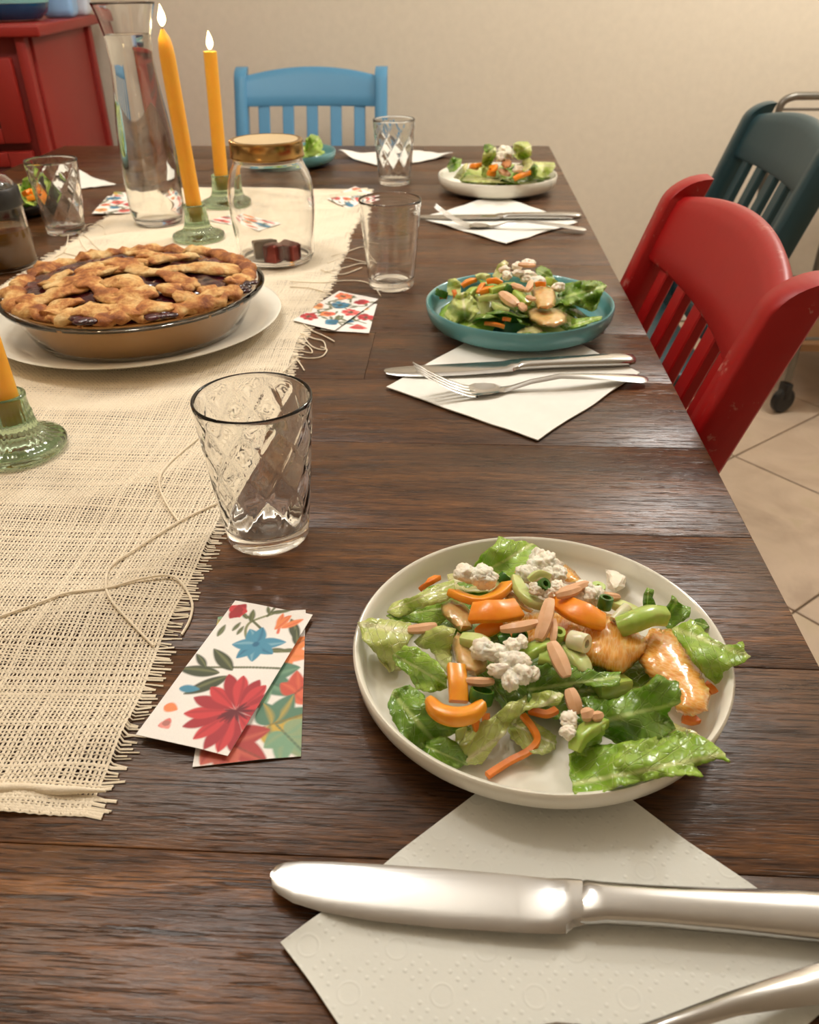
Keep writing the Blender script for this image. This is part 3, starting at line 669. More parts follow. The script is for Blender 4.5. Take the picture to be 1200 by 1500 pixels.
# ------------------------------------------------------------------ glassware
def fnd(a, n): return abs(a*n-math.floor(a*n)-.5)*2          # triangle wave 0..1
def tumbler(label, x, y, pattern, z=0.0, rb=.0288, rr=.0387, h=.1075, group=None):
    N = 40; prof = [(0, .0022), (rb-.006, .0022), (rb-.004, 0.0), (rb-.0015, .0004), (rb, .0022)]
    for k in range(N+1):
        u = k/N; prof.append((rb+(rr-rb)*(u**.95), .0035+(h-.0045)*u))
    prof += [(rr-.0006, h), (rr-.0013, h)]
    n_out = len(prof)
    for k in range(N, -1, -1):
        u = k/N; prof.append((rb+(rr-rb)*(u**.95)-.0020-.0008*(1-u), .0125+(h-.0135)*u))
    prof += [(rb-.007, .0108), (rb-.014, .0102), (0, .0100)]
    def fn(a, r, z_, k):
        if 5 <= k < n_out-2 and z_ > .014 and z_ < h-.006:
            u = (z_-.014)/(h-.02)
            if pattern == 'diamond':
                w = min(1, u*8, (1-u)*8+.2)
                p1 = fnd(a/(2*PI)*10+u*2.6, 1.0); p2 = fnd(a/(2*PI)*10-u*2.6, 1.0)
                rid = max(0, 1-(1-p1)/.20), max(0, 1-(1-p2)/.20)
                return r-.0008*w*max(rid)+.0006*w*math.sqrt(max(0, (1-p1)*(1-p2)))
            if pattern == 'rings' and u > .55:
                return r-.0007*max(0, math.cos(2*PI*(u-.55)/.055))**3
        return r
    return tag(obj('tumbler', *lathe(prof, 180 if pattern == 'diamond' else 96, (x, y, TZ+z), fn, closed=False), 'clear_glass', sharp=70, origin=(x, y, TZ+z)), label, 'glass', group)
tumbler('empty diamond-cut glass tumbler nearest the camera, at the edge of the runner', -.129, .4745, 'diamond')
tumbler('plain glass tumbler with fine rings under its rim, left of the turquoise plate', -.0825, 1.040, 'rings')
tumbler('tall diamond-cut glass tumbler at the far end, in front of the blue chair', -.122, 1.672, 'diamond', rb=.030, rr=.0395, h=.114)
tumbler('diamond-cut glass tumbler on the left of the runner, next to the dressing bottle', -.6166, 1.297, 'diamond')

RZ = .0024                                            # top of the runner's threads
cf = thing('carafe', 'tall clear glass carafe filled with water on the burlap runner', 'carafe', (-.4855, 1.3551, TZ+RZ))
ctl = [(.0385, .006), (.0425, .020), (.0432, .045), (.0428, .085), (.0420, .12), (.0395, .15), (.0350, .185), (.0322, .215), (.0318, .235), (.0340, .262), (.0400, .288), (.0450, .303)]
ot = [tuple(p) for p in spline(ctl, 6)]
prof = [(0, .003), (.030, .003), (.033, 0), (.036, .0005)]+ot+[(.0452, .3045), (.0440, .3048)]
inn = [(r-.0026, max(z, .010)) for r, z in ot if z > .0105]
prof += inn[::-1]+[(.030, .0088), (0, .0082)]
cb = obj('carafe_body', *lathe(prof, 96, tuple(cf.location), closed=False), 'clear_glass', parent=cf, sharp=70)
lev = .266
wp = [(0, .0080), (.030, .0086)]+[(r+.0002, z) for r, z in inn if z < lev]
wr = wp[-1][0]+.0003; wp += [(wr, lev-.0006), (wr-.0015, lev-.0012), (0, lev-.0012)]
obj('water', *lathe(wp, 96, tuple(cf.location), closed=False), 'water', parent=cf, sharp=70)

jar = thing('glass_jar', 'barrel shaped clear glass jar with gold screw lid on the runner', 'jar', (-.2521, 1.1499, TZ+RZ))
ctl = [(.0500, .004), (.0530, .010), (.0540, .030), (.0568, .055), (.0578, .080), (.0565, .100), (.0525, .115), (.0478, .1245), (.0462, .128), (.0462, .1300)]
ot = [tuple(p) for p in spline(ctl, 6)]
prof = [(0, .003), (.042, .003), (.046, 0), (.049, .001)]+ot+[(.0455, .1325), (.0455, .150), (.0448, .1505), (.0430, .150)]
inn = [(r-.0030, max(z, .009)) for r, z in ot if z > .0095]
prof += [(.0430, .1325)]+inn[::-1]+[(.044, .0080), (0, .0070)]
obj('jar_body', *lathe(prof, 96, tuple(jar.location), closed=False), 'clear_glass', parent=jar, sharp=60)
lp = [(.0462, .1345), (.0485, .1342), (.0490, .1352), (.0484, .1375), (.0478, .140), (.0478, .1515), (.0484, .1530), (.0478, .1548), (.0455, .1556), (.0440, .1548), (.0420, .1546), (0, .1546), (0, .1510), (.0462, .1510)]
lid = obj('lid', *lathe(lp, 96, tuple(jar.location), closed=True), 'brass', parent=jar, sharp=50)
sub(lid, 'lid_disc', *lathe([(0, .1548), (.0405, .1548), (.0415, .1553), (.0418, .15475), (0, .15465)], 64, (0, 0, 0), closed=False), 'lid_top')
def wrapped(label, px, py, mat, rz, seed, s=1.0):
    c = P(px, py, RZ+.016); v, f = rbox((0, 0, 0), (1, 1, 1), .12, 3); out = []
    for a, b, d in v:
        k = 1+.16*nz(a*3+seed, b*3, d*3); x, y, z = a*.026*s*k*(1+.5*(abs(a) > .42)*abs(b)), b*.022*s*k*(1-.3*abs(d)), (d+.5)*.026*s*k*(1-.25*abs(a))
        out.append((c.x+x*math.cos(rz)-y*math.sin(rz), c.y+x*math.sin(rz)+y*math.cos(rz), TZ+RZ+.0085+max(z, 0)))
    tag(obj('wrapped_sweet', out, f, mat, sharp=25), label, 'sweet')
wrapped('brown wrapped sweet lying at the left inside the glass jar', 388, 368, 'brown_wrapper', .4, 1)
wrapped('red wrapped sweet in the middle inside the glass jar', 404, 374, 'foil_wrapper', 1.2, 4)
wrapped('dark maroon wrapped sweet lying at the right inside the glass jar', 424, 372, 'foil_wrapper', -.5, 8, .95)

def candle_holder(x, y, label):
    t = thing('candle_holder', label, 'candle holder', (x, y, TZ+RZ), 0)
    N = 144
    prof = [(0, .002), (.030, .002), (.0335, 0), (.0375, .0006), (.0390, .003), (.0390, .0058), (.0378, .0075), (.0335, .0088), (.0265, .0112), (.0215, .0150), (.0188, .020), (.0176, .026), (.0170, .031), (.0174, .0322), (.0168, .0335),
            (.0162, .038), (.0160, .0445), (.0166, .0468), (.0164, .0492), (.0152, .0500), (.0136, .0492), (.0130, .046), (.0126, .030), (.0118, .0262), (0, .0258)]
    def fn(a, r, z, k):
        if 7 <= k <= 15: return r+.0006*math.cos(a*28)*(1 if k < 14 else .6)
        return r
    obj('holder_body', *lathe(prof, N, (x, y, TZ+RZ), fn, closed=False), 'green_glass', parent=t, sharp=60)
    return t
def candle(x, y, label, lean, tip, h, flame=True):
    """lean: (dx, dy) of the top over the height h"""
    z0 = TZ+RZ+.0262
    t = thing('candle', label, 'candle', (x, y, z0))
    ax = [(x+lean[0]*u, y+lean[1]*u, z0+h*u) for u in np.linspace(0, 1, 24)]
    rs = []
    for u in np.linspace(0, 1, 24):
        r = .0116-.0010*u
        if tip and u > .86: r *= math.sqrt(max(.03, 1-((u-.86)/.14)**2*.97))
        rs.append(r)
    top = Vector(ax[-1])
    if not tip:
        ax.append(tuple(top+Vector((0, 0, .0004)))); rs.append(rs[-1]*.93); ax.append(tuple(top-Vector((0, 0, .0012)))); rs.append(rs[-1]*.6)
    obj('wax', *tube(ax, rs, 28), 'wax', parent=t, sharp=50)
    wk = obj('wick', *tube([top-Vector((0, 0, .004)), top+Vector((.0004, 0, .004)), top+Vector((.0012, 0, .008))], .0007, 6), 'wick', parent=t)
    if flame:
        fp = [top+Vector((.0012*math.sin(k*.25), 0, .003+.0255*k/10)) for k in range(11)]
        fr = [.0010, .0032, .0046, .0052, .0052, .0047, .0040, .0031, .0021, .0012, .0004]
        obj('flame', *tube(fp, fr, 16), 'flame', parent=t, sharp=0)
        l = bpy.data.lights.new('candle_light', 'POINT'); l.energy = 0.9; l.color = (1.0, 0.62, 0.28); l.shadow_soft_size = 0.006
        lo = bpy.data.objects.new('candle_light', l); COL.objects.link(lo); lo.location = (0, 0, 0); lo.location = top+Vector((0, 0, .016))
c2 = P(329, 302, 0); c0 = P(30, 660, 0)
candle_holder(-.3926, 1.2565, 'green pressed-glass candle holder standing between the pie and the carafe')
candle_holder(c2.x, c2.y, 'green pressed-glass candle holder farthest back, partly behind the glass jar')
candle_holder(c0.x, c0.y, 'green ribbed glass candle holder nearest the camera, cut off by the photo edge')
candle(-.3926, 1.2565, 'lit golden yellow taper candle with a pointed top, in front of the carafe', (-.010, .004), True, .249)
candle(c2.x, c2.y, 'lit golden yellow candle with a flat melted top, beside the blue chair', (.007, .004), False, .208)
candle(c0.x, c0.y, 'golden yellow candle at the left side of the photo, nearest the camera', (-.006, .002), True, .23)

# dressing bottle
bo = (-.6276, 1.1104); bot = thing('dressing_bottle', 'glass bottle of brown dressing with black collar, left of the pie', 'bottle', (bo[0], bo[1], TZ))
bl = (bo[0], bo[1], TZ)
obj('bottle_body', *lathe([(0, .003), (.038, .003), (.041, 0), (.044, .002), (.0450, .006), (.0440, .04), (.0425, .078), (.0405, .086), (.0380, .086), (.0400, .077), (.0415, .04), (.0420, .010), (.038, .0065), (0, .006)], 64, bl, closed=False), 'bottle_glass', parent=bot, sharp=60)
obj('dressing', *lathe([(0, .0058), (.038, .0062), (.0422, .010), (.0418, .040), (.0412, .052), (.040, .0515), (0, .0515)], 64, bl, closed=False), 'dressing', parent=bot, sharp=60)
obj('collar', *lathe([(.0405, .081), (.0435, .081), (.0440, .083), (.0428, .103), (.0415, .105), (.037, .105), (.0375, .084)], 64, bl), 'black_plastic', parent=bot, sharp=40)
dm = obj('dome_cap', *lathe([(.0385, .1045), (.0375, .110), (.031, .1175), (.018, .122), (0, .1235), (0, .1215), (.017, .1202), (.0295, .116), (.0358, .1095), (.0368, .1045)], 64, bl), 'clear_plastic', parent=bot, sharp=60)
obj('pour_spout', *tube(spline([(bo[0]-.012, bo[1], TZ+.119), (bo[0]-.022, bo[1]+.01, TZ+.128), (bo[0]-.040, bo[1]+.03, TZ+.140)], 5), [.010]*11, 16), 'white_plastic', parent=bot)

# ------------------------------------------------------------------ cutlery
def frame_between(a, b):
    d = (b-a); d.z = 0; L = d.length; d.normalize(); return a, d, Vector((-d.y, d.x, 0)), L
def knife(label, tip, end, zt=.001, group=None, flip=1, wid=1.0):
    a, d, n, L = frame_between(tip, end); n = n*flip; k = L/.25
    t = thing('table_knife', label, 'knife', (a.x, a.y, TZ+zt), 0, group)
    def pt(x, y, z): return a+d*(x*k)+n*(y*k*wid)+Vector((0, 0, TZ+zt+z))
    # blade: x along, y0 (cutting side) and y1 (back)
    st = [(0, .001, .0035), (.0015, -.003, .0065), (.005, -.006, .0082), (.012, -.0095, .0092), (.025, -.0125, .0098), (.045, -.0146, .0100), (.075, -.0158, .0098), (.105, -.0160, .0085), (.118, -.0158, .0076), (.124, -.0152, .0072), (.127, -.0124, .0072), (.132, -.0108, .0070)]
    secs = []
    for i, (x, y0, y1) in enumerate(st):
        th = .0007+.0009*min(1, x/.03)+(.0016 if x > .12 else 0); zc = .0022+.0022*max(0, (x-.06)/.07)
        wd = y1-y0
        secs.append([pt(x, y0, zc-th*.2), pt(x, y0+wd*.10, zc+th*.62), pt(x, y0+wd*.26, zc+th*.95), pt(x, y0+wd*.55, zc+th), pt(x, y1-wd*.08, zc+th), pt(x, y1, zc+th*.75), pt(x, y1, zc-th*.8), pt(x, y1-wd*.10, zc-th), pt(x, y0+wd*.3, zc-th)])
    obj('blade', *loft(secs), 'steel', parent=t, sharp=35)
    secs = []
    for x, y0, y1, th, zc in ((.130, -.0108, .0070, .0022, .0046), (.134, -.0112, .0076, .0042, .0050), (.140, -.0104, .0070, .0044, .0052), (.16, -.0102, .0068, .0044, .0054), (.19, -.0108, .0076, .0046, .0054), (.22, -.0118, .0092, .0048, .0054), (.240, -.0120, .0098, .0044, .0052), (.2475, -.0085, .0068, .0036, .0050), (.250, -.003, .0015, .0014, .0050)):
        yc, hw = (y0+y1)/2, (y1-y0)/2
        secs.append([pt(x, yc+hw*math.copysign(abs(math.cos(q))**.7, math.cos(q)), zc+th*math.copysign(abs(math.sin(q))**.8, math.sin(q))) for q in [2*PI*j/16 for j in range(16)]])
    obj('handle', *loft(secs), 'steel', parent=t, sharp=40)
def fork(label, tip, end, zt=.001, group=None, wid=1.0):
    a, d, n, L = frame_between(tip, end); k = L/.205
    t = thing('dinner_fork', label, 'fork', (a.x, a.y, TZ+zt), 0, group)
    def zc(x):
        if x < .05: return .0015+.026*((.05-x)/.05)**1.35
        if x < .075: return .0015
        if x < .12: return .0015+.0085*(.5-.5*math.cos(PI*(x-.075)/.045))
        return .010-.0078*((x-.12)/.085)**1.3
    def pt(x, y, z): return a+d*(x*k)+n*(y*k*wid)+Vector((0, 0, TZ+zt+zc(x)*k+z))
    st = [(.048, .0118, .0009), (.054, .0124, .0010), (.062, .0118, .0011), (.070, .0092, .0013), (.077, .0058, .0016), (.084, .0040, .0019), (.10, .0034, .0021), (.125, .0042, .0020), (.155, .0064, .0019), (.18, .0086, .0018), (.195, .0092, .0017), (.201, .0074, .0015), (.2045, .003, .001)]
    secs = []
    for x, hw, th in st:
        dish = .0022 if .05 < x < .075 else 0
        secs.append([pt(x, -hw, dish), pt(x, -hw*.5, th-dish*.4), pt(x, 0, th*1.25-dish), pt(x, hw*.5, th-dish*.4), pt(x, hw, dish), pt(x, hw*.5, -th*.7-dish*.4), pt(x, 0, -th*.8-dish), pt(x, -hw*.5, -th*.7-dish*.4)])
    obj('handle', *loft(secs), 'steel', parent=t, sharp=45)
    for j in range(4):
        y0 = (-1.5+j)*.0066; secs = []
        for x, hw in ((.052, .0029), (.044, .0023), (.03, .0020), (.012, .0017), (.003, .0012), (0, .0005)):
            yy = y0*(1-.06*(x < .02)); secs.append([pt(x, yy-hw, 0), pt(x, yy, .0009), pt(x, yy+hw, 0), pt(x, yy, -.0009)])
        obj('tine', *loft(secs), 'steel', parent=t, sharp=50)
a = P(396, 1294, .003); b = P(1200, 1346, .005); a.z = b.z = 0; d = (b-a).normalized()
knife('steel table knife nearest the camera, lying across the embossed napkin', a, a+d*.252, .0034)
a = P(880, 1536, .006); b = P(1215, 1444, .006); a.z = b.z = 0; d = (b-a).normalized()
fork('steel fork at the bottom corner of the photo, only its handle in view', a-d*.075, a+d*.132, .0030)
a = P(563, 547, .003); b = P(931, 527, .006); a.z = b.z = 0; knife('steel table knife below the turquoise plate, above a fork', a, b, .0022)
a = P(607, 545, .0275); b = P(949, 557, .003); a.z = b.z = 0; fork('steel fork with raised tines below the turquoise plate', a, b, .0022)
a = P(612, 319, .003); b = P(852, 319, .004); a.z = b.z = 0; knife('steel table knife on the napkin below the far white plate', a, b, .0022)
a = P(637, 307, .0275); b = P(859, 338, .003); a.z = b.z = 0; fork('steel fork with raised tines on the napkin below the far white plate', a, b, .0022)

# ------------------------------------------------------------------ napkins
def napkin(label, cs, mat='napkin', lift=.0, seed=0, n=36, th=.0011, bumpy=.0004, curl=(0, 0, 0, 0)):
    """four world corners; a folded paper square a little wavy, with a visible second layer"""
    v = []; f = []
    def surf(s, t):
        p = (cs[0]*(1-s)+cs[1]*s)*(1-t)+(cs[3]*(1-s)+cs[2]*s)*t
        e = max(abs(s-.5), abs(t-.5))*2
        z = th+bumpy*(1+nz(s*4+seed, t*4))+lift*e**6*(.5+.5*nz(s*5+seed, t*5, 4))
        for w, (a, b) in zip(curl, ((0, 0), (1, 0), (1, 1), (0, 1))):
            z += w*math.exp(-((s-a)**2+(t-b)**2)/.05)
        ww = .0016*nz(s*3+seed, t*3, 9)
        return p.x+ww, p.y+.0016*nz(s*3, t*3+seed, 2), TZ+z
    for i in range(n+1):
        for j in range(n+1): v.append(surf(i/n, j/n))
    m = n+1
    for i in range(n):
        for j in range(n): f.append((i*m+j, (i+1)*m+j, (i+1)*m+j+1, i*m+j+1))
    k = len(v); v += [(x, y, z-th*.9) for x, y, z in v]
    f += [tuple(q+k for q in reversed(g)) for g in f]
    per = [i*m for i in range(n)]+[n*m+j for j in range(n)]+[i*m+n for i in range(n, 0, -1)]+[j for j in range(n, 0, -1)]
    for a, b in zip(per, per[1:]+per[:1]): f.append((a, b, b+k, a+k))
    o = obj('napkin', v, f, mat, sharp=50)
    return tag(o, label, 'napkin')
def pz(*p): q = P(*p); q.z = 0; return q
napkin('white embossed paper napkin nearest the camera, under the knife and the white plate', [pz(412, 1387), pz(800, 1092), pz(1272, 1428), pz(760, 1880)], 'napkin_emb', .004, 1, 60)
napkin('white paper napkin below the turquoise plate, under knife and fork', [pz(566, 570), pz(757, 462), pz(937, 549), pz(788, 648)], 'napkin', .002, 3)
napkin('white paper napkin below the far white plate, under knife and fork', [pz(617, 322), pz(727, 288), pz(846, 328), pz(742, 359)], 'napkin', .003, 6)
napkin('white paper napkin at the far end, behind the tall diamond-cut tumbler', [pz(497, 230), pz(565, 247), pz(664, 230), pz(600, 221)], 'napkin', .004, 9, curl=(.012, 0, .006, 0))
napkin('white paper napkin on the left, behind the left-hand tumbler', [pz(68, 276), pz(110, 279), pz(170, 272), pz(118, 257)], 'napkin', .003, 12, curl=(0, 0, 0, .008))

# ------------------------------------------------------------------ printed paper cards
def art(kind, W, Hh, seed=0):
    img = np.ones((Hh, W, 3))*np.array([.905, .86, .81]); ys, xs = np.mgrid[0:Hh, 0:W]; u = (xs+.5)/W; v = (ys+.5)/W   # v in card widths
    rs = np.random.RandomState(seed)
    grain = rs.rand(Hh, W)
    def C(*c): return np.array(srgb(*c)[:3])
    def put(mask, col, a=1.0):
        m = np.clip(mask, 0, 1)[..., None]*a; img[:] = img*(1-m)+col*m
    soft = 3.0/W
    def petal(cx, cy, L, w, ang, col, col2=None, tip=.5):
        ca_, sa_ = math.cos(ang), math.sin(ang); dx, dy = u-cx, v-cy
        s = (dx*ca_+dy*sa_)/L; q = (-dx*sa_+dy*ca_)
        s2 = np.clip(s, 0, 1); hw = w*np.sin(PI*s2**(1-tip*.5))**.8*(s > 0)*(s < 1)
        m = np.clip((hw-np.abs(q))/soft+.5, 0, 1)*(s > 0)*(s < 1); put(m, col)
        if col2 is not None: put(m*np.clip(1-np.abs(q-.25*hw)/(hw*.4+1e-6), 0, 1), col2, .75)
    def stroke(p, w, col):
        pts = spline(p, 12)
        for a, b in zip(pts[:-1], pts[1:]):
            ab = b-a; tt = np.clip(((u-a[0])*ab[0]+(v-a[1])*ab[1])/(ab@ab+1e-9), 0, 1)
            d = np.hypot(u-a[0]-tt*ab[0], v-a[1]-tt*ab[1]); put(np.clip((w-d)/soft+.5, 0, 1), col)
    def daisy(cx, cy, R, n, c1, c2, cc, sq=1.0, a0=0):
        for k in range(n):
            a = a0+2*PI*k/n+rs.uniform(-.1, .1); petal(cx, cy, R*rs.uniform(.82, 1.08)*(1-(1-sq)*abs(math.sin(a))), R*1.35/n*1.75, a, c1 if k % 2 else c2, c2 if k % 2 else None, -1.1)
        for k in range(16):
            a = rs.uniform(0, 2*PI); petal(cx, cy, R*rs.uniform(.2, .38), R*.03, a, cc)
    def leafy(cx, cy, L, ang, col, col2): petal(cx, cy, L, L*.17, ang, col, col2, .2)
    def rose(cx, cy, R, c1, c2):
        for k in range(7): petal(cx, cy, R*rs.uniform(.7, 1), R*.45, rs.uniform(0, 6.28), c1 if k % 2 else c2)
        put(np.clip((R*.42-np.hypot(u-cx, v-cy))/soft, 0, 1), c2); 
        for k in range(3): stroke([(cx-R*.3, cy-R*.1*k), (cx, cy-R*.2*k+R*.1), (cx+R*.3, cy-R*.1*k)], .008, c1*.6)
    G1, G2, G3 = C(92, 98, 62), C(124, 128, 84), C(66, 74, 48)
    R1, R2, RD, B1, B2, O1, O2 = C(206, 58, 62), C(168, 40, 50), C(104, 20, 34), C(72, 142, 172), C(46, 106, 140), C(240, 140, 84), C(226, 104, 76)
    if kind == 'flowers':      # the front card of the nearest pair
        stroke([(.55, .10), (.35, .32), (.45, .55), (.75, .66), (1, .60)], .012, G2); stroke([(0, 1.12), (.3, 1.02), (.62, .95), (1.0, .86)], .011, G1)
        stroke([(.28, .22), (.42, .30), (.52, .36)], .010, G1); stroke([(.52, 0), (.50, .16)], .010, G1); stroke([(.74, .38), (.70, .18), (.75, .10)], .012, O2)
        for x, y, L, a in ((.36, .30, .22, -1.9), (.30, .26, .16, -2.5), (.50, .12, .14, -2.1), (.50, .10, .20, -.4), (.60, .06, .16, -.5), (.22, .48, .16, -1.4), (.30, .52, .15, -1.5), (.10, .60, .2, -1.6), (.60, .68, .18, -.3), (.75, .66, .20, -.35), (.9, .62, .16, -.4)): leafy(x, y, L, a, G1, G2)
        for x, y, L, a in ((.52, 1.02, .44, -2.55), (.40, 1.08, .46, 3.0), (.52, 1.10, .48, 2.35), (.22, 1.05, .26, -2.5), (1.0, .42, .36, -2.2), (1.02, .50, .26, -2.0)): leafy(x, y, L, a, G3, G2)
        leafy(.70, .30, .24, -1.75, O1, O2); leafy(.68, .34, .28, -1.25, O1, O2); leafy(.74, .30, .28, -.8, O1, O2); rose(.12, .16, .15, R1, R2)
        for k, a in enumerate((-2.3, -1.75, -.35, .35, 1.25, 2.0, 2.9)): petal(.58, .60, .27*(1.0 if k != 2 else 1.25), .085, a, B1, B2 if k % 2 else C(140, 184, 200))
        put(np.clip((.05-np.hypot(u-.58, v-.60))/soft, 0, 1), B2); daisy(.82, 1.50, .56, 17, R1, R2, RD, .85, .3); petal(.1, 1.38, .22, .05, -.2, B1); petal(.08, 1.62, .16, .06, .1, O1); rose(.22, 1.82, .08, C(236, 150, 140), C(226, 120, 112))
    elif kind == 'autumn':     # maple leaves in watercolour
        def maple(cx, cy, R, c1, c2, a0):
            for k, (a, s) in enumerate(((0, 1), (.75, .85), (-.75, .85), (1.6, .6), (-1.6, .6))): petal(cx-R*.25*math.cos(a0), cy-R*.25*math.sin(a0), R*s*1.2, R*.30, a0+a, c1 if k % 2 else c2, c2 if k % 2 else c1)
            stroke([(cx-R*.7*math.cos(a0), cy-R*.7*math.sin(a0)), (cx+R*.8*math.cos(a0), cy+R*.8*math.sin(a0))], .006, c1*.45)
        T1, T2, Y1 = C(126, 166, 134), C(90, 132, 108), C(206, 172, 74)
        maple(.72, .30, .34, C(222, 120, 84), C(110, 84, 92), 1.0); maple(.80, .62, .36, O1, C(232, 132, 58), -.6); maple(.25, .55, .36, C(196, 90, 70), O2, 2); maple(.60, 1.02, .46, T1, T2, .6)
        maple(.98, 1.18, .30, C(224, 110, 76), C(206, 84, 64), -.8); maple(.30, 1.30, .38, C(200, 90, 78), C(180, 60, 58), 2.2); maple(.80, 1.58, .42, Y1, T2, -.3); maple(.90, 1.80, .34, T1, C(150, 170, 130), .9); maple(.35, 1.80, .44, C(204, 100, 80), C(176, 62, 60), .6); maple(.1, .9, .3, Y1, O1, 1.5)
        maple(.1, .1, .3, Y1, T1, .5); maple(.55, .02, .25, O1, T2, 1.2)
    else:
        pal = [(O2, O1), (R1, R2), (B1, B2), (O1, C(244, 180, 120)), (C(230, 120, 110), R1)]
        for k in range(9): 
            x, y = rs.uniform(0, 1), rs.uniform(0, 2); stroke([(x, y), (x+rs.uniform(-.2, .2), y+.2), (x+rs.uniform(-.3, .3), y+.4)], .012, G1)
            for j in range(3): leafy(x+rs.uniform(-.1, .1), y+.15*j, .22, rs.uniform(0, 6.28), G1, G2)
        spots = [(.25, .25), (.78, .35), (.45, .75), (.12, 1.05), (.85, 1.0), (.5, 1.35), (.18, 1.65), (.8, 1.7)]
        for k, (x, y) in enumerate(spots):
            a, b = pal[(k+seed) % len(pal)]; 
            if k % 2: rose(x+rs.uniform(-.05, .05), y, .20, a, b)
            else: daisy(x, y, .22, 8, a, b, G3)
    img *= (.95+.05*grain[..., None])
    return np.clip(img, 0, 1)
def card(label, cs, kind, z, n=110, seed=0, tilt=(0, 0, 0, 0), th=.00035, group=None):
    """cs: corners TL, TR, BR, BL in photo pixels; printed by vertex colours"""
    m = n*2; img = art(kind, n, m, seed)
    c = [P(x, y, z+q) for (x, y), q in zip(cs, tilt)]
    # square the sheet up: centre, long axis, short axis
    ctr = (c[0]+c[1]+c[2]+c[3])/4; lo = ((c[3]+c[2])-(c[0]+c[1]))/4; sh = ((c[1]+c[2])-(c[0]+c[3]))/4
    v = []; f = []; cols = []
    for j in range(m+1):
        for i in range(n+1):
            s, t_ = 2*i/n-1, 2*j/m-1; p = ctr+sh*s+lo*t_
            v.append((p.x, p.y, p.z+.0006*nz(s*1.3+seed, t_*1.3)))
            cols.append(img[min(j, m-1), min(i, n-1)])
    w = n+1
    for j in range(m):
        for i in range(n): f.append((j*w+i, j*w+i+1, (j+1)*w+i+1, (j+1)*w+i))
    per = list(range(w))+[j*w+n for j in range(1, m+1)]+[m*w+i for i in range(n-1, -1, -1)]+[j*w for j in range(m-1, 0, -1)]
    k = len(v); v += [(x, y, zz-th) for x, y, zz in v]; cols += [np.array([.9, .87, .82])]*k
    f += [tuple(q+k for q in reversed(g)) for g in f]; L = len(per)
    for i in range(L): f.append((per[i], per[(i+1) % L], per[(i+1) % L]+k, per[i]+k))
    o = obj('paper_card', v, f, 'card', sharp=30)
    a = o.data.color_attributes.new('print', 'FLOAT_COLOR', 'POINT')
    a.data.foreach_set('color', np.concatenate([np.array(cols), np.ones((len(cols), 1))], 1).astype(np.float32).ravel())
    return tag(o, label, 'card', group)
card('paper card printed with maple leaves, under the floral card by the nearest tumbler', [(320, 905), (447, 892), (442, 1109), (281, 1121)], 'autumn', .0012)
card('paper card with a big red daisy and a blue flower, by the nearest tumbler', [(342, 880), (461, 900), (330, 1107), (202, 1075)], 'flowers', .0040, 130, tilt=(0, 0, 0, .0015))
card('floral paper card right of the runner, lower one of the pair by the ringed tumbler', [(486, 442), (553, 444), (540, 489), (470, 482)], 'posies', .0012, 60, 2)
card('floral paper card with coral flowers, upper one of the pair by the ringed tumbler', [(496, 427), (555, 437), (489, 485), (430, 468)], 'posies', .0034, 60, 5)
card('floral paper card on the runner end, left of the tall far tumbler', [(522, 275), (552, 284), (512, 308), (476, 288)], 'posies', .0034, 50, 0)
card('floral paper card leaning left of the carafe, upper of two', [(160, 287), (205, 288), (192, 312), (132, 313)], 'posies', .0040, 50, 7)
card('floral paper card left of the carafe, lower of two', [(168, 281), (212, 284), (200, 318), (150, 312)], 'autumn', .0012, 40, 1)
card('floral paper card lying on the runner behind the glass jar', [(345, 313), (412, 326), (378, 339), (306, 322)], 'posies', .0034, 50, 3)

# ------------------------------------------------------------------ salad pieces
def tri_poly(outline, step, jag, seed):
    """triangulate a pixel outline with a ragged edge; returns 2D points, triangles, boundary distance"""
    rs = random.Random(seed); pts = []
    n = len(outline)
    for i in range(n):
        a, b = np.array(outline[i], float), np.array(outline[(i+1) % n], float); L = np.linalg.norm(b-a); k = max(1, int(L/step))
        nrm = np.array((b[1]-a[1], a[0]-b[0]))/max(L, 1e-6)
        for j in range(k):
            p = a+(b-a)*j/k
            if jag and j: p = p+nrm*rs.uniform(-jag, jag)
            pts.append(p)
    nb = len(pts); xs = [p[0] for p in pts]; ys = [p[1] for p in pts]
    B = np.array(pts); ins = []
    def bd(q):
        A = B; C = np.roll(B, -1, 0); ab = C-A; t = np.clip(((q-A)*ab).sum(1)/np.maximum((ab*ab).sum(1), 1e-9), 0, 1)
        return np.min(np.linalg.norm(A+ab*t[:, None]-q, axis=1))
    def inside(q):
        A = B; C = np.roll(B, -1, 0); c = ((A[:, 1] > q[1]) != (C[:, 1] > q[1])); dy = np.where(C[:, 1] == A[:, 1], 1e-9, C[:, 1]-A[:, 1])
        return np.count_nonzero(c & (q[0] < (C[:, 0]-A[:, 0])*(q[1]-A[:, 1])/dy+A[:, 0])) % 2 == 1
    y = min(ys); r = 0
    while y < max(ys):
        x = min(xs)+(step/2 if r % 2 else 0)
        while x < max(xs):
            q = np.array((x+rs.uniform(-.15, .15)*step, y+rs.uniform(-.15, .15)*step))
            if inside(q) and bd(q) > step*.55: ins.append(q)
            x += step
        y += step*.87; r += 1
    allp = pts+ins
    out = delaunay_2d_cdt([Vector(p) for p in allp], [], [list(range(nb))], 1, 1e-4)
    vs = np.array([tuple(p) for p in out[0]]); tris = [tuple(t) for t in out[2]]
    d = np.array([bd(p) for p in vs]); d[d < 1e-3] = 0
    return vs, tris, d
def idw(ctrl, x, y):
    num = den = 0.0
    for cx, cy, cz in ctrl:
        w = 1/((x-cx)**2+(y-cy)**2+30.0)**1.2; num += w*cz; den += w
    return num/den
LS = [0]
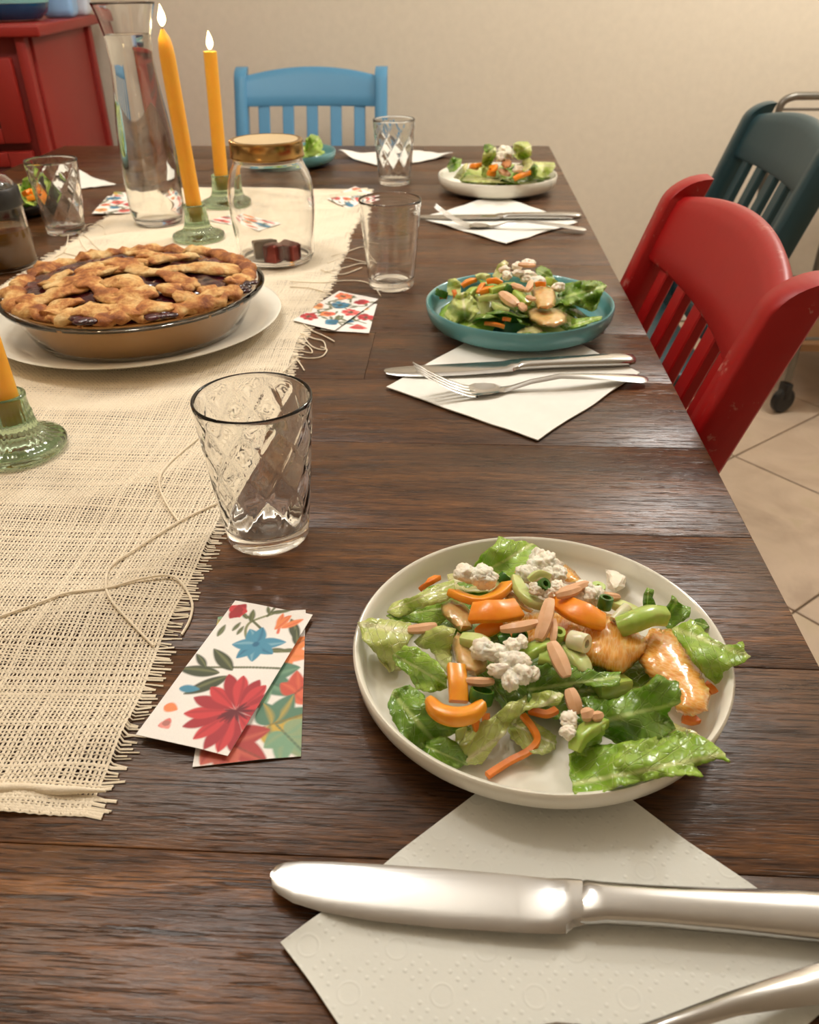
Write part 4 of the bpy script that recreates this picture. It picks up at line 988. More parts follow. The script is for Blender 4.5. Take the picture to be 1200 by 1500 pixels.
def leaf(label, outline, ctrl, mat='leaf_mid', rib=None, ruf=.004, step=5.0, jag=1.6, group=None, cat='lettuce', scale=1.0, fold=None):
    """a torn lettuce leaf: outline in photo pixels, ctrl (px, py, height) gives its lie, ruf its ruffles"""
    LS[0] += 1; sd = LS[0]*1.73
    vs, tris, d = tri_poly(outline, step, jag, LS[0])
    dm = max(d.max(), 1e-6); rib = rib or (outline[0], outline[len(outline)//2])
    a, b = np.array(rib[0], float), np.array(rib[1], float); ab = b-a; L = np.linalg.norm(ab); t = ab/L; n = np.array((-t[1], t[0]))
    ext = max(np.abs((vs-a)@n).max(), 1)
    out = []; uv = []
    for (x, y), dd in zip(vs, d):
        z = idw(ctrl, x, y); al = ((x-a[0])*t[0]+(y-a[1])*t[1])/L; ac = ((x-a[0])*n[0]+(y-a[1])*n[1])/ext
        e = 1-min(1, dd/(dm*.9)); q = .03*scale
        z += ruf*(e*.9+.35)*nz(x*q*1.5+sd, y*q*1.5, sd)+ruf*.5*e*nz(x*q*4, y*q*4+sd, 2)
        z += ruf*.5*(1-math.exp(-abs(ac)*3))-ruf*.2
        out.append(P(x, y, max(z, .0075))); uv.append((al, ac))
    o = obj('lettuce_leaf', out, tris, mat, sharp=0, uv=uv)
    m = o.modifiers.new('thickness', 'SOLIDIFY'); m.thickness = .0007; m.offset = 0
    return tag(o, label, cat, group)
def pillow(name, label, outline, z, th, mat, cat, step=5.0, jag=.8, group=None, tilt=None, uvdir=None, sharp=60, lump=.0006):
    """solid piece with a domed top and bottom over a pixel outline"""
    LS[0] += 1; sd = LS[0]*2.1
    vs, tris, d = tri_poly(outline, step, jag, LS[0]); dm = max(d.max(), 1e-6); n = len(vs)
    c = vs.mean(0); top = []; bot = []; uv = []; idx = {}
    ang = uvdir or 0.0
    for i, ((x, y), dd) in enumerate(zip(vs, d)):
        k = math.sqrt(max(0, 1-(1-min(1, dd/(dm*.8)))**2)); zz = z+(tilt[0]*(x-c[0])+tilt[1]*(y-c[1]) if tilt else 0)
        top.append(P(x, y, zz+th*k+lump*nz(x*.15+sd, y*.15))); bot.append(P(x, y, zz-th*.5*k))
        dx, dy = x-c[0], y-c[1]; uv.append(((dx*math.cos(ang)+dy*math.sin(ang))/100, (-dx*math.sin(ang)+dy*math.cos(ang))/100))
    bidx = {}
    v = list(top); f = [tuple(t) for t in tris]; uvs = list(uv)
    for i in range(n):
        if d[i] < 1e-3: bidx[i] = i
        else: bidx[i] = len(v); v.append(bot[i]); uvs.append(uv[i])
    f += [tuple(bidx[i] for i in reversed(t)) for t in tris]
    o = obj(name, v, f, mat, sharp=sharp, uv=uvs)
    return tag(o, label, cat, group)
def strip(name, label, spine, w, th, mat, cat, roll=0.0, group=None, taper=.0, n=5, bulge=.0, sharp=50):
    """bent bar along photo points (px, py, z): w across (m), th thick (m), roll tips it about its length"""
    q = spline(spine, n); pts = [P(*p) for p in q]; secs = []
    for i, p in enumerate(pts):
        t = (pts[min(i+1, len(pts)-1)]-pts[max(i-1, 0)]).normalized(); s = t.cross(Vector((0, 0, 1)))
        s = s.normalized() if s.length > 1e-4 else Vector((1, 0, 0)); u = s.cross(t)
        cr, sr = math.cos(roll), math.sin(roll); a, b = s*cr+u*sr, u*cr-s*sr
        e = 1-taper*abs(2*i/(len(pts)-1)-1)**2; hw, ht = w*.5*e, th*.5*(1-(taper*.5)*abs(2*i/(len(pts)-1)-1)**2); ring = []
        for x, y in ((-1, -.7), (-.85, -1), (.85, -1), (1, -.7), (1, .7), (.85, 1), (0, 1+bulge), (-.85, 1), (-1, .7)): ring.append(p+a*(x*hw)+b*(y*ht))
        secs.append(ring)
    return tag(obj(name, *loft(secs), mat, sharp=sharp), label, cat, group)
def crumble(label, pix, r, z, seed, group=None, n=7, mat='feta', name='feta_crumble', cat='cheese'):
    """a clump of soft curds around photo points; r in metres"""
    rs = random.Random(seed); mb = MB()
    for k, (x, y) in enumerate(pix):
        for j in range(2 if j_small(n, len(pix)) else 1):
            c = P(x, y, z)+Vector((rs.uniform(-1, 1)*r*.45, rs.uniform(-1, 1)*r*.4, rs.uniform(-.2, .3)*r)); s = r*rs.uniform(.75, 1.05)
            sq = Vector((rs.uniform(.75, 1.25), rs.uniform(.75, 1.25), rs.uniform(.6, .85)))
            bm = bmesh.new(); bmesh.ops.create_icosphere(bm, subdivisions=4, radius=1); off = Vector((seed*3.1+j*1.7, k*2.3, seed))
            for vv in bm.verts:
                d = vv.co.copy(); q = d+off
                k2 = .80+.34*noise.noise(q*1.5)+.26*(1-2*abs(noise.noise(q*2.7)))*.6+.12*noise.noise(q*6.5)
                vv.co = c+Vector((d.x*sq.x, d.y*sq.y, d.z*sq.z))*(s*k2)
            bm.verts.index_update(); mb.add(([tuple(vv.co) for vv in bm.verts], [tuple(vv.index for vv in f.verts) for f in bm.faces])); bm.free()
    return tag(obj(name, mb.v, mb.f, mat, sharp=0), label, cat, group)
def j_small(n, m): return n/m > 3.2
def ring(label, px, py, z, r, h, mat, ax, hole=.62, group=None, name='scallion_ring'):
    """short hollow cylinder, its axis along ax"""
    v, f = lathe([(r*hole, -h/2), (r*.95, -h/2), (r, -h/2+.0006), (r*1.02, 0), (r, h/2-.0006), (r*.95, h/2), (r*hole, h/2), (r*hole*.97, 0)], 28)
    q = Vector((0, 0, 1)).rotation_difference(Vector(ax).normalized()); c = P(px, py, z)
    return tag(obj(name, [c+q @ Vector(p) for p in v], f, mat, sharp=50), label, 'scallion', group)
def sliver(label, a, b, w, th, z0, z1, group=None):
    q = spline([(a[0], a[1], z0), ((a[0]+b[0])/2+1, (a[1]+b[1])/2+1, (z0+z1)/2+.0008), (b[0], b[1], z1)], 5)
    pts = [P(*p) for p in q]; secs = []
    for i, p in enumerate(pts):
        t = (pts[min(i+1, len(pts)-1)]-pts[max(i-1, 0)]).normalized(); s = t.cross(Vector((0, 0, 1))).normalized(); u = s.cross(t); k = i/(len(pts)-1)
        e = (.30+.70*math.sin(PI*(k*.85+.10))**.6); secs.append([p+s*(x*w*.5*e)+u*(y*th*.5*e) for x, y in ((-1, -.8), (.9, -1), (1, .2), (.2, 1), (-.9, .8))])
    return tag(obj('almond_sliver', *loft(secs), 'almond', sharp=25), label, 'almond', group)

# --- the nearest plate, piece by piece
NP = 'on the nearest white plate'
leaf('frilly bright green lettuce leaf at the back rim '+NP, [(690, 838), (705, 812), (722, 800), (730, 786), (745, 791), (770, 793), (790, 803), (792, 822), (770, 842), (740, 850), (706, 850)], [(700, 845, .016), (735, 792, .036), (785, 810, .026)], 'leaf_mid', ((690, 850), (775, 800)), .005)
leaf('pale lettuce rib lying below the frilly leaf at the back '+NP, [(655, 842), (690, 838), (745, 838), (765, 848), (740, 866), (700, 868), (662, 866)], [(660, 855, .014), (750, 850, .02)], 'leaf_cream', ((655, 855), (760, 852)), .002, jag=.5)
leaf('dark green lettuce shadowed below the leaf toppings in the centre '+NP, [(690, 930), (760, 910), (850, 930), (905, 980), (900, 1030), (860, 1060), (800, 1050), (740, 1040), (700, 1000)], [(700, 950, .012), (900, 1000, .012), (800, 1040, .012), (800, 950, .02)], 'leaf_dark', ((700, 960), (900, 1020)), .004)
leaf('dull green lettuce leaf under the grapefruit at the back left '+NP, [(620, 860), (680, 850), (720, 870), (720, 930), (680, 960), (640, 930), (615, 900)], [(640, 880, .012), (700, 930, .016)], 'leaf_dark', None, .003)
leaf('rolled pale lettuce leaf at the upper left '+NP, [(567, 897), (575, 884), (610, 872), (640, 856), (665, 850), (668, 865), (655, 880), (615, 892), (585, 905)], [(570, 895, .020), (620, 874, .034), (665, 856, .032), (600, 900, .016)], 'leaf_pale', ((568, 895), (665, 856)), .003, jag=1)
leaf('green ruffled lettuce under the rolled leaf at the upper left '+NP, [(566, 902), (600, 892), (640, 884), (660, 878), (655, 905), (640, 918), (610, 912), (580, 912)], [(570, 905, .020), (650, 890, .022), (610, 910, .014)], 'leaf_mid', ((566, 905), (655, 890)), .003)
leaf('yellowish lettuce leaf hanging over the left rim '+NP, [(524, 912), (545, 905), (575, 908), (602, 912), (606, 930), (590, 955), (575, 984), (560, 970), (545, 950), (530, 935)], [(526, 918, .026), (600, 915, .024), (570, 980, .012), (560, 935, .028)], 'leaf_pale', ((530, 915), (595, 925)), .004)
leaf('cream lettuce piece below the yellowish leaf at the left '+NP, [(552, 940), (580, 930), (596, 950), (590, 980), (570, 985), (556, 968)], [(555, 945, .014), (590, 975, .010)], 'leaf_cream', None, .002)
leaf('curled mid green lettuce leaf left of the pepper pieces '+NP, [(575, 960), (595, 945), (615, 950), (640, 968), (656, 992), (655, 1008), (630, 1014), (610, 1010), (600, 990), (580, 975)], [(580, 962, .020), (612, 952, .028), (650, 985, .032), (615, 1010, .014), (650, 1010, .014)], 'leaf_mid', ((580, 960), (650, 1000)), .005)
leaf('twisted lettuce ribbon between the curled leaf and the grapefruit '+NP, [(606, 940), (625, 924), (650, 916), (668, 922), (660, 945), (662, 975), (658, 988), (645, 975), (630, 950), (615, 948)], [(610, 942, .024), (650, 918, .036), (660, 985, .022), (635, 955, .022)], 'leaf_pale', ((612, 945), (660, 980)), .005)
leaf('dark green crinkled lettuce leaf at the lower left '+NP, [(568, 1030), (578, 1010), (600, 1003), (618, 1015), (632, 1035), (650, 1050), (680, 1055), (690, 1068), (660, 1078), (640, 1085), (632, 1100), (612, 1098), (590, 1080), (575, 1055)], [(570, 1030, .022), (605, 1006, .026), (685, 1062, .014), (620, 1095, .012), (610, 1045, .026)], 'leaf_dark', ((575, 1015), (640, 1090)), .005)
leaf('bright green lettuce piece at the front left rim '+NP, [(600, 1078), (625, 1085), (650, 1078), (672, 1090), (690, 1118), (670, 1126), (640, 1118), (615, 1104)], [(605, 1082, .010), (685, 1118, .010), (640, 1085, .018)], 'leaf_dark', ((605, 1085), (685, 1120)), .004)
leaf('long pale lettuce ribbon crossing the front '+NP, [(667, 1085), (668, 1070), (690, 1062), (720, 1052), (742, 1032), (775, 1018), (810, 1012), (826, 1018), (818, 1032), (790, 1036), (770, 1040), (750, 1055), (740, 1075), (720, 1100), (706, 1120), (686, 1120), (672, 1108)], [(670, 1080, .014), (690, 1118, .010), (745, 1035, .032), (820, 1018, .034), (745, 1060, .018), (790, 1036, .026)], 'leaf_pale', ((690, 1110), (815, 1020)), .005)
leaf('pale green lettuce piece at the front by the carrot strip '+NP, [(742, 1055), (765, 1045), (790, 1062), (815, 1078), (814, 1098), (795, 1106), (770, 1100), (748, 1082)], [(745, 1060, .012), (810, 1095, .010), (770, 1065, .016)], 'leaf_pale', ((745, 1058), (812, 1090)), .003)
leaf('deep green lettuce leaf under the almonds in the middle '+NP, [(770, 1000), (790, 975), (815, 968), (850, 978), (880, 985), (910, 984), (908, 1004), (880, 1006), (850, 1002), (820, 1008), (796, 1022), (775, 1030)], [(775, 1000, .030), (815, 970, .034), (905, 990, .034), (800, 1018, .022)], 'leaf_dark', ((775, 1010), (905, 992)), .004)
leaf('dark lettuce fold right of the almond slivers '+NP, [(845, 1012), (872, 985), (905, 975), (935, 962), (962, 985), (970, 1010), (935, 1020), (900, 1030), (870, 1045), (850, 1040)], [(850, 1020, .016), (930, 1008, .016), (950, 980, .014)], 'leaf_dark', None, .003)
leaf('broad toothed green lettuce leaf standing up at the right front '+NP, [(852, 1022), (872, 1020), (893, 1027), (910, 1020), (926, 1010), (938, 1008), (950, 1000), (962, 988), (978, 996), (995, 1000), (998, 1028), (984, 1036), (978, 1044), (990, 1068), (975, 1078), (940, 1092), (905, 1090), (880, 1074), (868, 1050)], [(855, 1024, .026), (965, 990, .044), (996, 1020, .040), (985, 1070, .022), (900, 1088, .014), (920, 1040, .034)], 'leaf_dark', ((868, 1060), (990, 1030)), .004)
leaf('long light green lettuce leaf draped over the right front rim '+NP, [(833, 1105), (860, 1092), (905, 1090), (950, 1082), (995, 1070), (1020, 1076), (1045, 1088), (1058, 1100), (1070, 1117), (1050, 1112), (1035, 1118), (1020, 1122), (1030, 1138), (1005, 1134), (985, 1138), (950, 1142), (905, 1152), (870, 1166), (842, 1168), (836, 1140)], [(836, 1110, .014), (995, 1072, .024), (1068, 1116, .032), (1028, 1136, .026), (845, 1164, .020), (930, 1110, .030)], 'leaf_mid', ((835, 1150), (1060, 1105)), .005)
leaf('cream lettuce base between the two right front leaves '+NP, [(930, 1085), (960, 1065), (985, 1058), (1015, 1070), (1040, 1085), (1020, 1096), (980, 1098), (945, 1098)], [(935, 1085, .016), (1030, 1086, .024)], 'leaf_cream', ((930, 1088), (1035, 1086)), .003)
leaf('folded lettuce leaf below the toothed leaf '+NP, [(836, 1085), (850, 1062), (870, 1052), (888, 1062), (882, 1085), (868, 1108), (846, 1106)], [(840, 1085, .022), (880, 1060, .030), (860, 1105, .016)], 'leaf_mid', ((845, 1100), (880, 1060)), .003)
leaf('upright lettuce sliver at the far right '+NP, [(941, 892), (943, 870), (948, 861), (958, 864), (956, 875), (962, 890), (955, 896)], [(945, 892, .014), (950, 862, .030)], 'leaf_dark', ((948, 894), (950, 862)), .001, jag=.8)
leaf('small jagged lettuce leaf near the right rim '+NP, [(966, 895), (980, 884), (984, 872), (994, 882), (1012, 890), (1010, 904), (996, 912), (985, 922), (972, 915)], [(970, 898, .014), (985, 874, .030), (1010, 895, .022), (980, 920, .012)], 'leaf_dark', ((975, 915), (990, 880)), .003)
leaf('dark lettuce tip at the right rim '+NP, [(1014, 910), (1028, 906), (1040, 907), (1040, 918), (1032, 924), (1016, 922)], [(1015, 915, .018), (1040, 910, .022)], 'leaf_dark', None, .001)
leaf('wide light green lettuce leaf reaching past the right rim '+NP, [(984, 922), (995, 916), (1012, 907), (1030, 922), (1045, 936), (1062, 945), (1078, 944), (1088, 940), (1090, 952), (1100, 962), (1085, 972), (1062, 982), (1056, 996), (1048, 1002), (1034, 992), (1020, 975), (1000, 948)], [(985, 922, .026), (1012, 908, .030), (1088, 942, .036), (1098, 962, .032), (1050, 1000, .018), (1030, 950, .034)], 'leaf_mid', ((990, 922), (1090, 958)), .004)
GF = 'grapefruit_segment'
pillow(GF, 'dull translucent grapefruit segment left of the orange pepper block '+NP, [(646, 886), (660, 878), (680, 884), (694, 900), (692, 922), (675, 926), (660, 912), (648, 900)], .024, .006, 'grapefruit_dull', 'grapefruit')
pillow(GF, 'dull curved grapefruit segment above the upright pepper piece '+NP, [(662, 940), (670, 925), (684, 932), (695, 950), (712, 960), (716, 980), (700, 990), (680, 986), (666, 968)], .024, .007, 'grapefruit_dull', 'grapefruit')
pillow(GF, 'peach grapefruit segment at the back, under the feta clump '+NP, [(748, 838), (765, 824), (782, 822), (790, 840), (775, 852), (755, 850)], .024, .006, 'grapefruit', 'grapefruit', uvdir=.5)
pillow(GF, 'peach grapefruit segment behind the feta at the back right '+NP, [(812, 822), (828, 826), (842, 836), (853, 850), (850, 858), (830, 856), (815, 848)], .022, .007, 'grapefruit', 'grapefruit', uvdir=.9)
pillow(GF, 'grapefruit membrane left of the crescent celery '+NP, [(738, 872), (748, 864), (765, 880), (782, 894), (778, 898), (760, 892), (742, 884)], .030, .003, 'grapefruit_dull', 'grapefruit')
pillow(GF, 'amber grapefruit segment under the almond slivers '+NP, [(735, 905), (790, 895), (850, 900), (862, 930), (820, 945), (770, 950), (735, 935)], .018, .007, 'grapefruit', 'grapefruit', uvdir=.2)
pillow(GF, 'fan shaped grapefruit segment under the orange pepper wedge '+NP, [(850, 928), (862, 905), (885, 895), (910, 908), (935, 925), (952, 942), (948, 958), (934, 968), (925, 978), (912, 987), (895, 984), (880, 978), (866, 976), (855, 960)], .026, .008, 'grapefruit', 'grapefruit', uvdir=0.1, tilt=(0, -.00008), jag=1.6)
pillow(GF, 'large curved grapefruit segment at the right '+NP, [(938, 940), (955, 920), (985, 922), (1005, 942), (1020, 968), (1032, 995), (1042, 1018), (1038, 1042), (1015, 1050), (992, 1044), (985, 1020), (965, 1000), (945, 985), (935, 965)], .023, .0072, 'grapefruit', 'grapefruit', uvdir=-1.2, jag=1.8)
PP = 'pepper_piece'
strip(PP, 'yellow-orange curved pepper piece beneath the left feta clump '+NP, [(664, 868, .032), (682, 876, .034), (705, 880, .035), (728, 872, .035), (745, 856, .034)], .0095, .0045, 'pepper_yellow', 'pepper', .5)
strip(PP, 'broad glossy orange pepper block in the centre left '+NP, [(692, 898, .037), (712, 896, .0405), (735, 895, .0405), (758, 892, .037)], .0125, .0050, 'pepper', 'pepper', -.35)
strip(PP, 'wet pointed orange pepper piece under the broad block '+NP, [(697, 928, .028), (715, 922, .030), (735, 914, .030)], .0085, .0040, 'pepper', 'pepper', -.6, taper=.5)
strip(PP, 'bright orange pepper wedge between almonds and grapefruit '+NP, [(815, 878, .038), (838, 892, .042), (862, 902, .042), (884, 912, .038)], .0130, .0055, 'pepper', 'pepper', -.3, taper=.25)
strip(PP, 'upright orange pepper piece above the crescent one '+NP, [(668, 976, .032), (671, 1000, .031), (672, 1028, .027)], .0095, .0050, 'pepper_yellow', 'pepper', .2)
strip(PP, 'crescent orange pepper piece lying at the left front '+NP, [(628, 1026, .029), (642, 1042, .029), (665, 1050, .029), (690, 1046, .029), (708, 1032, .029)], .0100, .0065, 'pepper_yellow', 'pepper', .3, taper=.55, bulge=.4)
CE = 'celery_slice'
strip(CE, 'pale crescent celery slice beside the big feta clump '+NP, [(755, 846, .036), (764, 866, .037), (782, 882, .037), (800, 888, .035)], .0085, .0050, 'celery_pale', 'celery', .3, taper=.4)
strip(CE, 'thin celery slice on the big feta clump '+NP, [(775, 850, .042), (790, 840, .045), (806, 845, .043)], .0060, .0040, 'celery_pale', 'celery', .6, taper=.4)
strip(CE, 'chunky ridged celery slice on the right grapefruit '+NP, [(908, 918, .036), (930, 910, .040), (952, 902, .040), (970, 902, .037)], .0110, .0080, 'celery', 'celery', .1, bulge=.5)
strip(CE, 'green celery slice in the centre, left of the lower almond '+NP, [(766, 962, .032), (785, 950, .035), (805, 940, .034)], .0110, .0050, 'celery', 'celery', .4, taper=.3)
strip(CE, 'small celery cube below the green centre slice '+NP, [(790, 962, .034), (812, 966, .034)], .0085, .0050, 'celery', 'celery', 0)
strip(CE, 'pale celery crescent right of the lower almond '+NP, [(830, 950, .030), (848, 968, .032), (858, 985, .030)], .0110, .0055, 'celery_pale', 'celery', .3, taper=.4)
strip(CE, 'celery stick cut end under the toothed leaf '+NP, [(874, 1008, .020), (892, 1004, .020), (914, 1000, .018)], .0130, .0090, 'celery', 'celery', .2)
strip(CE, 'celery crescent beside the small feta lump at the front '+NP, [(842, 1100, .024), (850, 1080, .028), (870, 1064, .030), (886, 1058, .028)], .0090, .0050, 'celery', 'celery', .4, taper=.4)
strip(CE, 'pale celery piece below the left grapefruit '+NP, [(676, 936, .032), (700, 940, .033), (716, 946, .031)], .0085, .0060, 'celery_pale', 'celery', .1, taper=.3)
strip(CE, 'celery sliver behind the chunky ridged slice '+NP, [(898, 884, .028), (915, 890, .028), (935, 898, .026)], .0080, .0050, 'celery_pale', 'celery', .2, taper=.3)
ring('dark green scallion ring standing right of the pepper wedge '+NP, 887, 883, .040, .0040, .0070, 'scallion', (.15, .2, 1))
ring('dark green scallion ring left of the centre almonds '+NP, 740, 936, .034, .0036, .0065, 'scallion', (1, .3, .3))
ring('dark green scallion ring just right of the centre feta crumb '+NP, 762, 932, .033, .0036, .0055, 'scallion', (.6, -.4, .6))
ring('wide green scallion ring beside the upright pepper piece '+NP, 705, 1020, .028, .0062, .0070, 'scallion', (.2, .5, 1), .8)
ring('white scallion slice with a pale green core '+NP, 848, 940, .038, .0052, .0100, 'scallion_white', (.8, -.6, .25), .45)
ring('slanted white scallion piece beside the chunky celery '+NP, 910, 900, .038, .0034, .0120, 'scallion_white', (.7, .7, .3), .4)
ring('small green scallion ring on the big feta clump '+NP, 796, 857, .046, .0036, .0050, 'scallion', (.5, -.4, .8), .5)
ring('light green scallion ring behind the pepper wedge '+NP, 876, 862, .036, .0042, .0045, 'celery', (.1, 0, 1), .3)
ring('green scallion ring behind the left feta clump '+NP, 738, 848, .030, .0040, .0060, 'scallion', (.6, .4, .6), .6)
ring('olive scallion ring right of the upright almond '+NP, 818, 930, .036, .0036, .0060, 'celery', (.1, -.2, 1), .5)
sliver('thick upright almond sliver in the centre '+NP, (806, 879), (789, 937), .0078, .0060, .045, .039)
sliver('almond sliver pointing left of the upright one in the centre '+NP, (787, 911), (733, 921), .0064, .0045, .042, .040)
sliver('narrow almond sliver right behind the thick upright one '+NP, (811, 908), (810, 941), .0042, .0040, .040, .038)
sliver('long almond sliver slanting down in the middle '+NP, (808, 942), (831, 991), .0082, .0050, .040, .036)
sliver('flat almond sliver right of the upright pepper piece '+NP, (683, 997), (724, 998), .0042, .0035, .032, .032)
sliver('almond sliver pointing down beside the toothed leaf '+NP, (834, 1010), (846, 1046), .0072, .0050, .034, .028)
sliver('upper almond sliver lying on the back feta '+NP, (820, 868), (862, 854), .0056, .0042, .043, .041)
sliver('lower almond sliver lying on the back feta '+NP, (815, 872), (850, 862), .0052, .0042, .046, .045)
sliver('almond sliver in the rolled leaf at the left '+NP, (598, 922), (640, 916), .0060, .0035, .026, .028)
sliver('almond sliver behind the standing scallion ring '+NP, (868, 870), (908, 874), .0050, .0035, .034, .031)
sliver('left one of two almond bits at the toothed leaf edge '+NP, (852, 1048), (868, 1042), .0060, .0050, .034, .034)
sliver('right one of two almond bits at the toothed leaf edge '+NP, (868, 1050), (882, 1046), .0044, .0040, .034, .034)
crumble('feta clump on the curved pepper at the back left '+NP, [(682, 845), (700, 842), (712, 853)], .0078, .038, 11, n=12)
crumble('largest feta clump at the back '+NP, [(784, 832), (797, 820), (810, 842), (772, 840), (806, 826)], .0082, .036, 12, n=18)
crumble('feta clump under the thin celery at the back '+NP, [(790, 866), (805, 868), (812, 858)], .0058, .043, 13, n=9)
crumble('rounded feta lump in the centre '+NP, [(714, 955), (730, 956)], .0072, .036, 14, n=7)
crumble('broad feta clump below the rounded lump in the centre '+NP, [(724, 978), (742, 976), (758, 970), (748, 994), (760, 992)], .0070, .036, 15, n=16)
crumble('pointed feta crumb between the scallion rings '+NP, [(752, 944), (762, 936)], .0052, .040, 16, n=5)
crumble('feta clump behind the pepper wedge '+NP, [(856, 870), (868, 876)], .0068, .036, 17, n=8)
pillow('feta_crumble', 'single square feta chunk at the back rim '+NP, [(887, 834), (902, 836), (917, 844), (916, 860), (902, 868), (890, 862)], .016, .009, 'feta', 'cheese', 4.0, .8, sharp=25)
crumble('small feta lump at the front by the celery crescent '+NP, [(832, 1058), (838, 1070)], .0056, .030, 19, n=6)
crumble('tiny feta crumb right of the broad clump '+NP, [(776, 990)], .0045, .032, 20, n=3)
KS = 'carrot_shred'
strip(KS, 'tuft of grated carrot behind the rolled leaf '+NP, [(618, 862, .022), (630, 852, .028), (641, 846, .026)], .0050, .0030, 'carrot', 'carrot', .3)
strip(KS, 'long bent carrot shred at the front '+NP, [(766, 1048, .020), (780, 1066, .019), (787, 1084, .016), (775, 1100, .013), (745, 1116, .010), (714, 1136, .0095)], .0034, .0030, 'carrot', 'carrot', 0)
strip(KS, 'carrot shred under the crescent pepper '+NP, [(696, 1056, .020), (700, 1068, .017), (704, 1082, .013)], .0042, .0030, 'carrot', 'carrot', 0)
strip(KS, 'carrot shred tip right of the crescent pepper '+NP, [(712, 1046, .020), (712, 1060, .018)], .0040, .0030, 'carrot', 'carrot', 0)
strip(KS, 'carrot shred showing below the large grapefruit '+NP, [(1000, 1052, .013), (1012, 1056, .012), (1022, 1054, .011)], .0045, .0030, 'carrot', 'carrot', 0)
strip(KS, 'carrot shred at the right beside the grapefruit '+NP, [(1032, 1002, .016), (1042, 1010, .015), (1046, 1016, .014)], .0050, .0030, 'carrot', 'carrot', 0)
strip(KS, 'carrot shred in the dark below the almonds '+NP, [(775, 1040, .020), (800, 1046, .020), (815, 1040, .020)], .0040, .0030, 'carrot', 'carrot', 0)

# --- turquoise plate
TP = 'on the middle turquoise plate'
USED = set()
def mound(pl, n, rmax, mats, label, group, seed, r=.030):
    """torn lettuce bits piled as the bed of a salad"""
    rs = random.Random(seed)
    for k in range(n):
        a = 2*PI*k/n+rs.uniform(-.3, .3); d = rmax*math.sqrt(rs.uniform(.02, 1)); c = Vector((pl[0]+d*math.cos(a), pl[1]+d*math.sin(a), 0)); h = .013+.020*(1-(d/rmax)**2)*rs.uniform(.5, 1)
        b0 = rs.uniform(0, 6.28); m = 9; verts = [(0, 0)]; s = r*rs.uniform(.7, 1.1); v = []; f = []; sd = seed*7+k*3.3; uv = []
        tx, ty = rs.uniform(-.5, .5), rs.uniform(-.5, .5)
        for i in range(5):
            for j in range(14):
                q = i/4*s*(1+.28*nz(math.cos(j/14*6.28)*2+sd, math.sin(j/14*6.28)*2, sd)); x, y = q*math.cos(j/14*2*PI)*.62, q*math.sin(j/14*2*PI)
                xx, yy = x*math.cos(b0)-y*math.sin(b0), x*math.sin(b0)+y*math.cos(b0); z = h+tx*x+ty*y+.006*i/4*nz(x*90+sd, y*90, sd)+.006*(1-(i/4)**2)
                px_, py_ = c.x+xx, c.y+yy; rr = math.hypot(px_-pl[0], py_-pl[1])
                v.append((px_, py_, TZ+max(z, .0085+.13*max(0, rr-.078)))); uv.append((y/s*.5+.5, x/(s*.62)))
        for i in range(4):
            for j in range(14): l = (j+1) % 14; f.append((i*14+j, (i+1)*14+j, (i+1)*14+l, i*14+l))
        f = [tuple(dict.fromkeys(0 if q < 14 else q for q in g)) for g in f]; f = [g for g in f if len(g) > 2]
        used = sorted({q for g in f for q in g}); mp = {q: i for i, q in enumerate(used)}
        o = obj('lettuce_leaf', [v[q] for q in used], [tuple(mp[q] for q in g) for g in f], mats[k % len(mats)], sharp=0, uv=[uv[q] for q in used])
        m_ = o.modifiers.new('thickness', 'SOLIDIFY'); m_.thickness = .0007; m_.offset = 0
        tone = {'leaf_dark': 'dark green', 'leaf_mid': 'mid green', 'leaf_pale': 'pale green'}[mats[k % len(mats)]]
        wh = ['right', 'back right', 'back', 'back left', 'left', 'front left', 'front', 'front right'][int(((a % (2*PI))/(2*PI)*8+.5)) % 8]
        ring_ = 'by the rim,' if d > rmax*.72 else ('halfway in,' if d > rmax*.4 else 'mid-plate,')
        lab = '%s torn lettuce, %s %s %s' % (tone, ring_, wh, label)
        if lab in USED: lab = lab.replace('torn', 'small torn')
        USED.add(lab); tag(o, lab, 'lettuce', group)
mound(PB, 26, .076, ['leaf_dark', 'leaf_mid', 'leaf_dark', 'leaf_pale'], TP, 'lettuce bed '+TP, 21, .033)
def oc(pts, o=(600, 360), k=3.75): return [(o[0]+x/k, o[1]+y/k) for x, y in pts]
def oz(pts, o=(600, 360), k=3.75): return [(o[0]+x/k, o[1]+y/k, z) for x, y, z in pts]
leaf('large veined green lettuce leaf at the right '+TP, oc([(812, 270), (860, 205), (960, 190), (1050, 195), (1085, 220), (1050, 280), (1030, 345), (1000, 362), (920, 330), (850, 330)]), oz([(820, 270, .036), (960, 195, .052), (1080, 215, .046), (1000, 355, .024), (920, 270, .044)]), 'leaf_dark', (oc([(820, 290)])[0], oc([(1070, 225)])[0]), .004, 2.4, .7, scale=2.2)
leaf('pale cabbage-like lettuce leaf at the left front '+TP, oc([(190, 390), (215, 330), (260, 265), (320, 250), (370, 310), (385, 360), (340, 400), (290, 430), (230, 415)]), oz([(195, 390, .020), (290, 255, .044), (380, 350, .032), (290, 425, .016), (290, 330, .040)]), 'leaf_pale', (oc([(310, 420)])[0], oc([(290, 260)])[0]), .004, 2.4, .5, scale=2.2)
leaf('pale lettuce stalk at the far left '+TP, oc([(205, 240), (215, 185), (250, 178), (285, 205), (280, 260), (240, 275), (210, 270)]), oz([(210, 250, .026), (250, 180, .042), (275, 260, .030)]), 'leaf_pale', None, .002, 2.4, .4, scale=2.2)
leaf('dark lettuce strip in the front centre '+TP, oc([(570, 370), (600, 340), (640, 380), (690, 420), (660, 440), (610, 430)]), oz([(575, 370, .030), (690, 425, .022)]), 'leaf_dark', None, .003, 2.4, .5, scale=2.2)
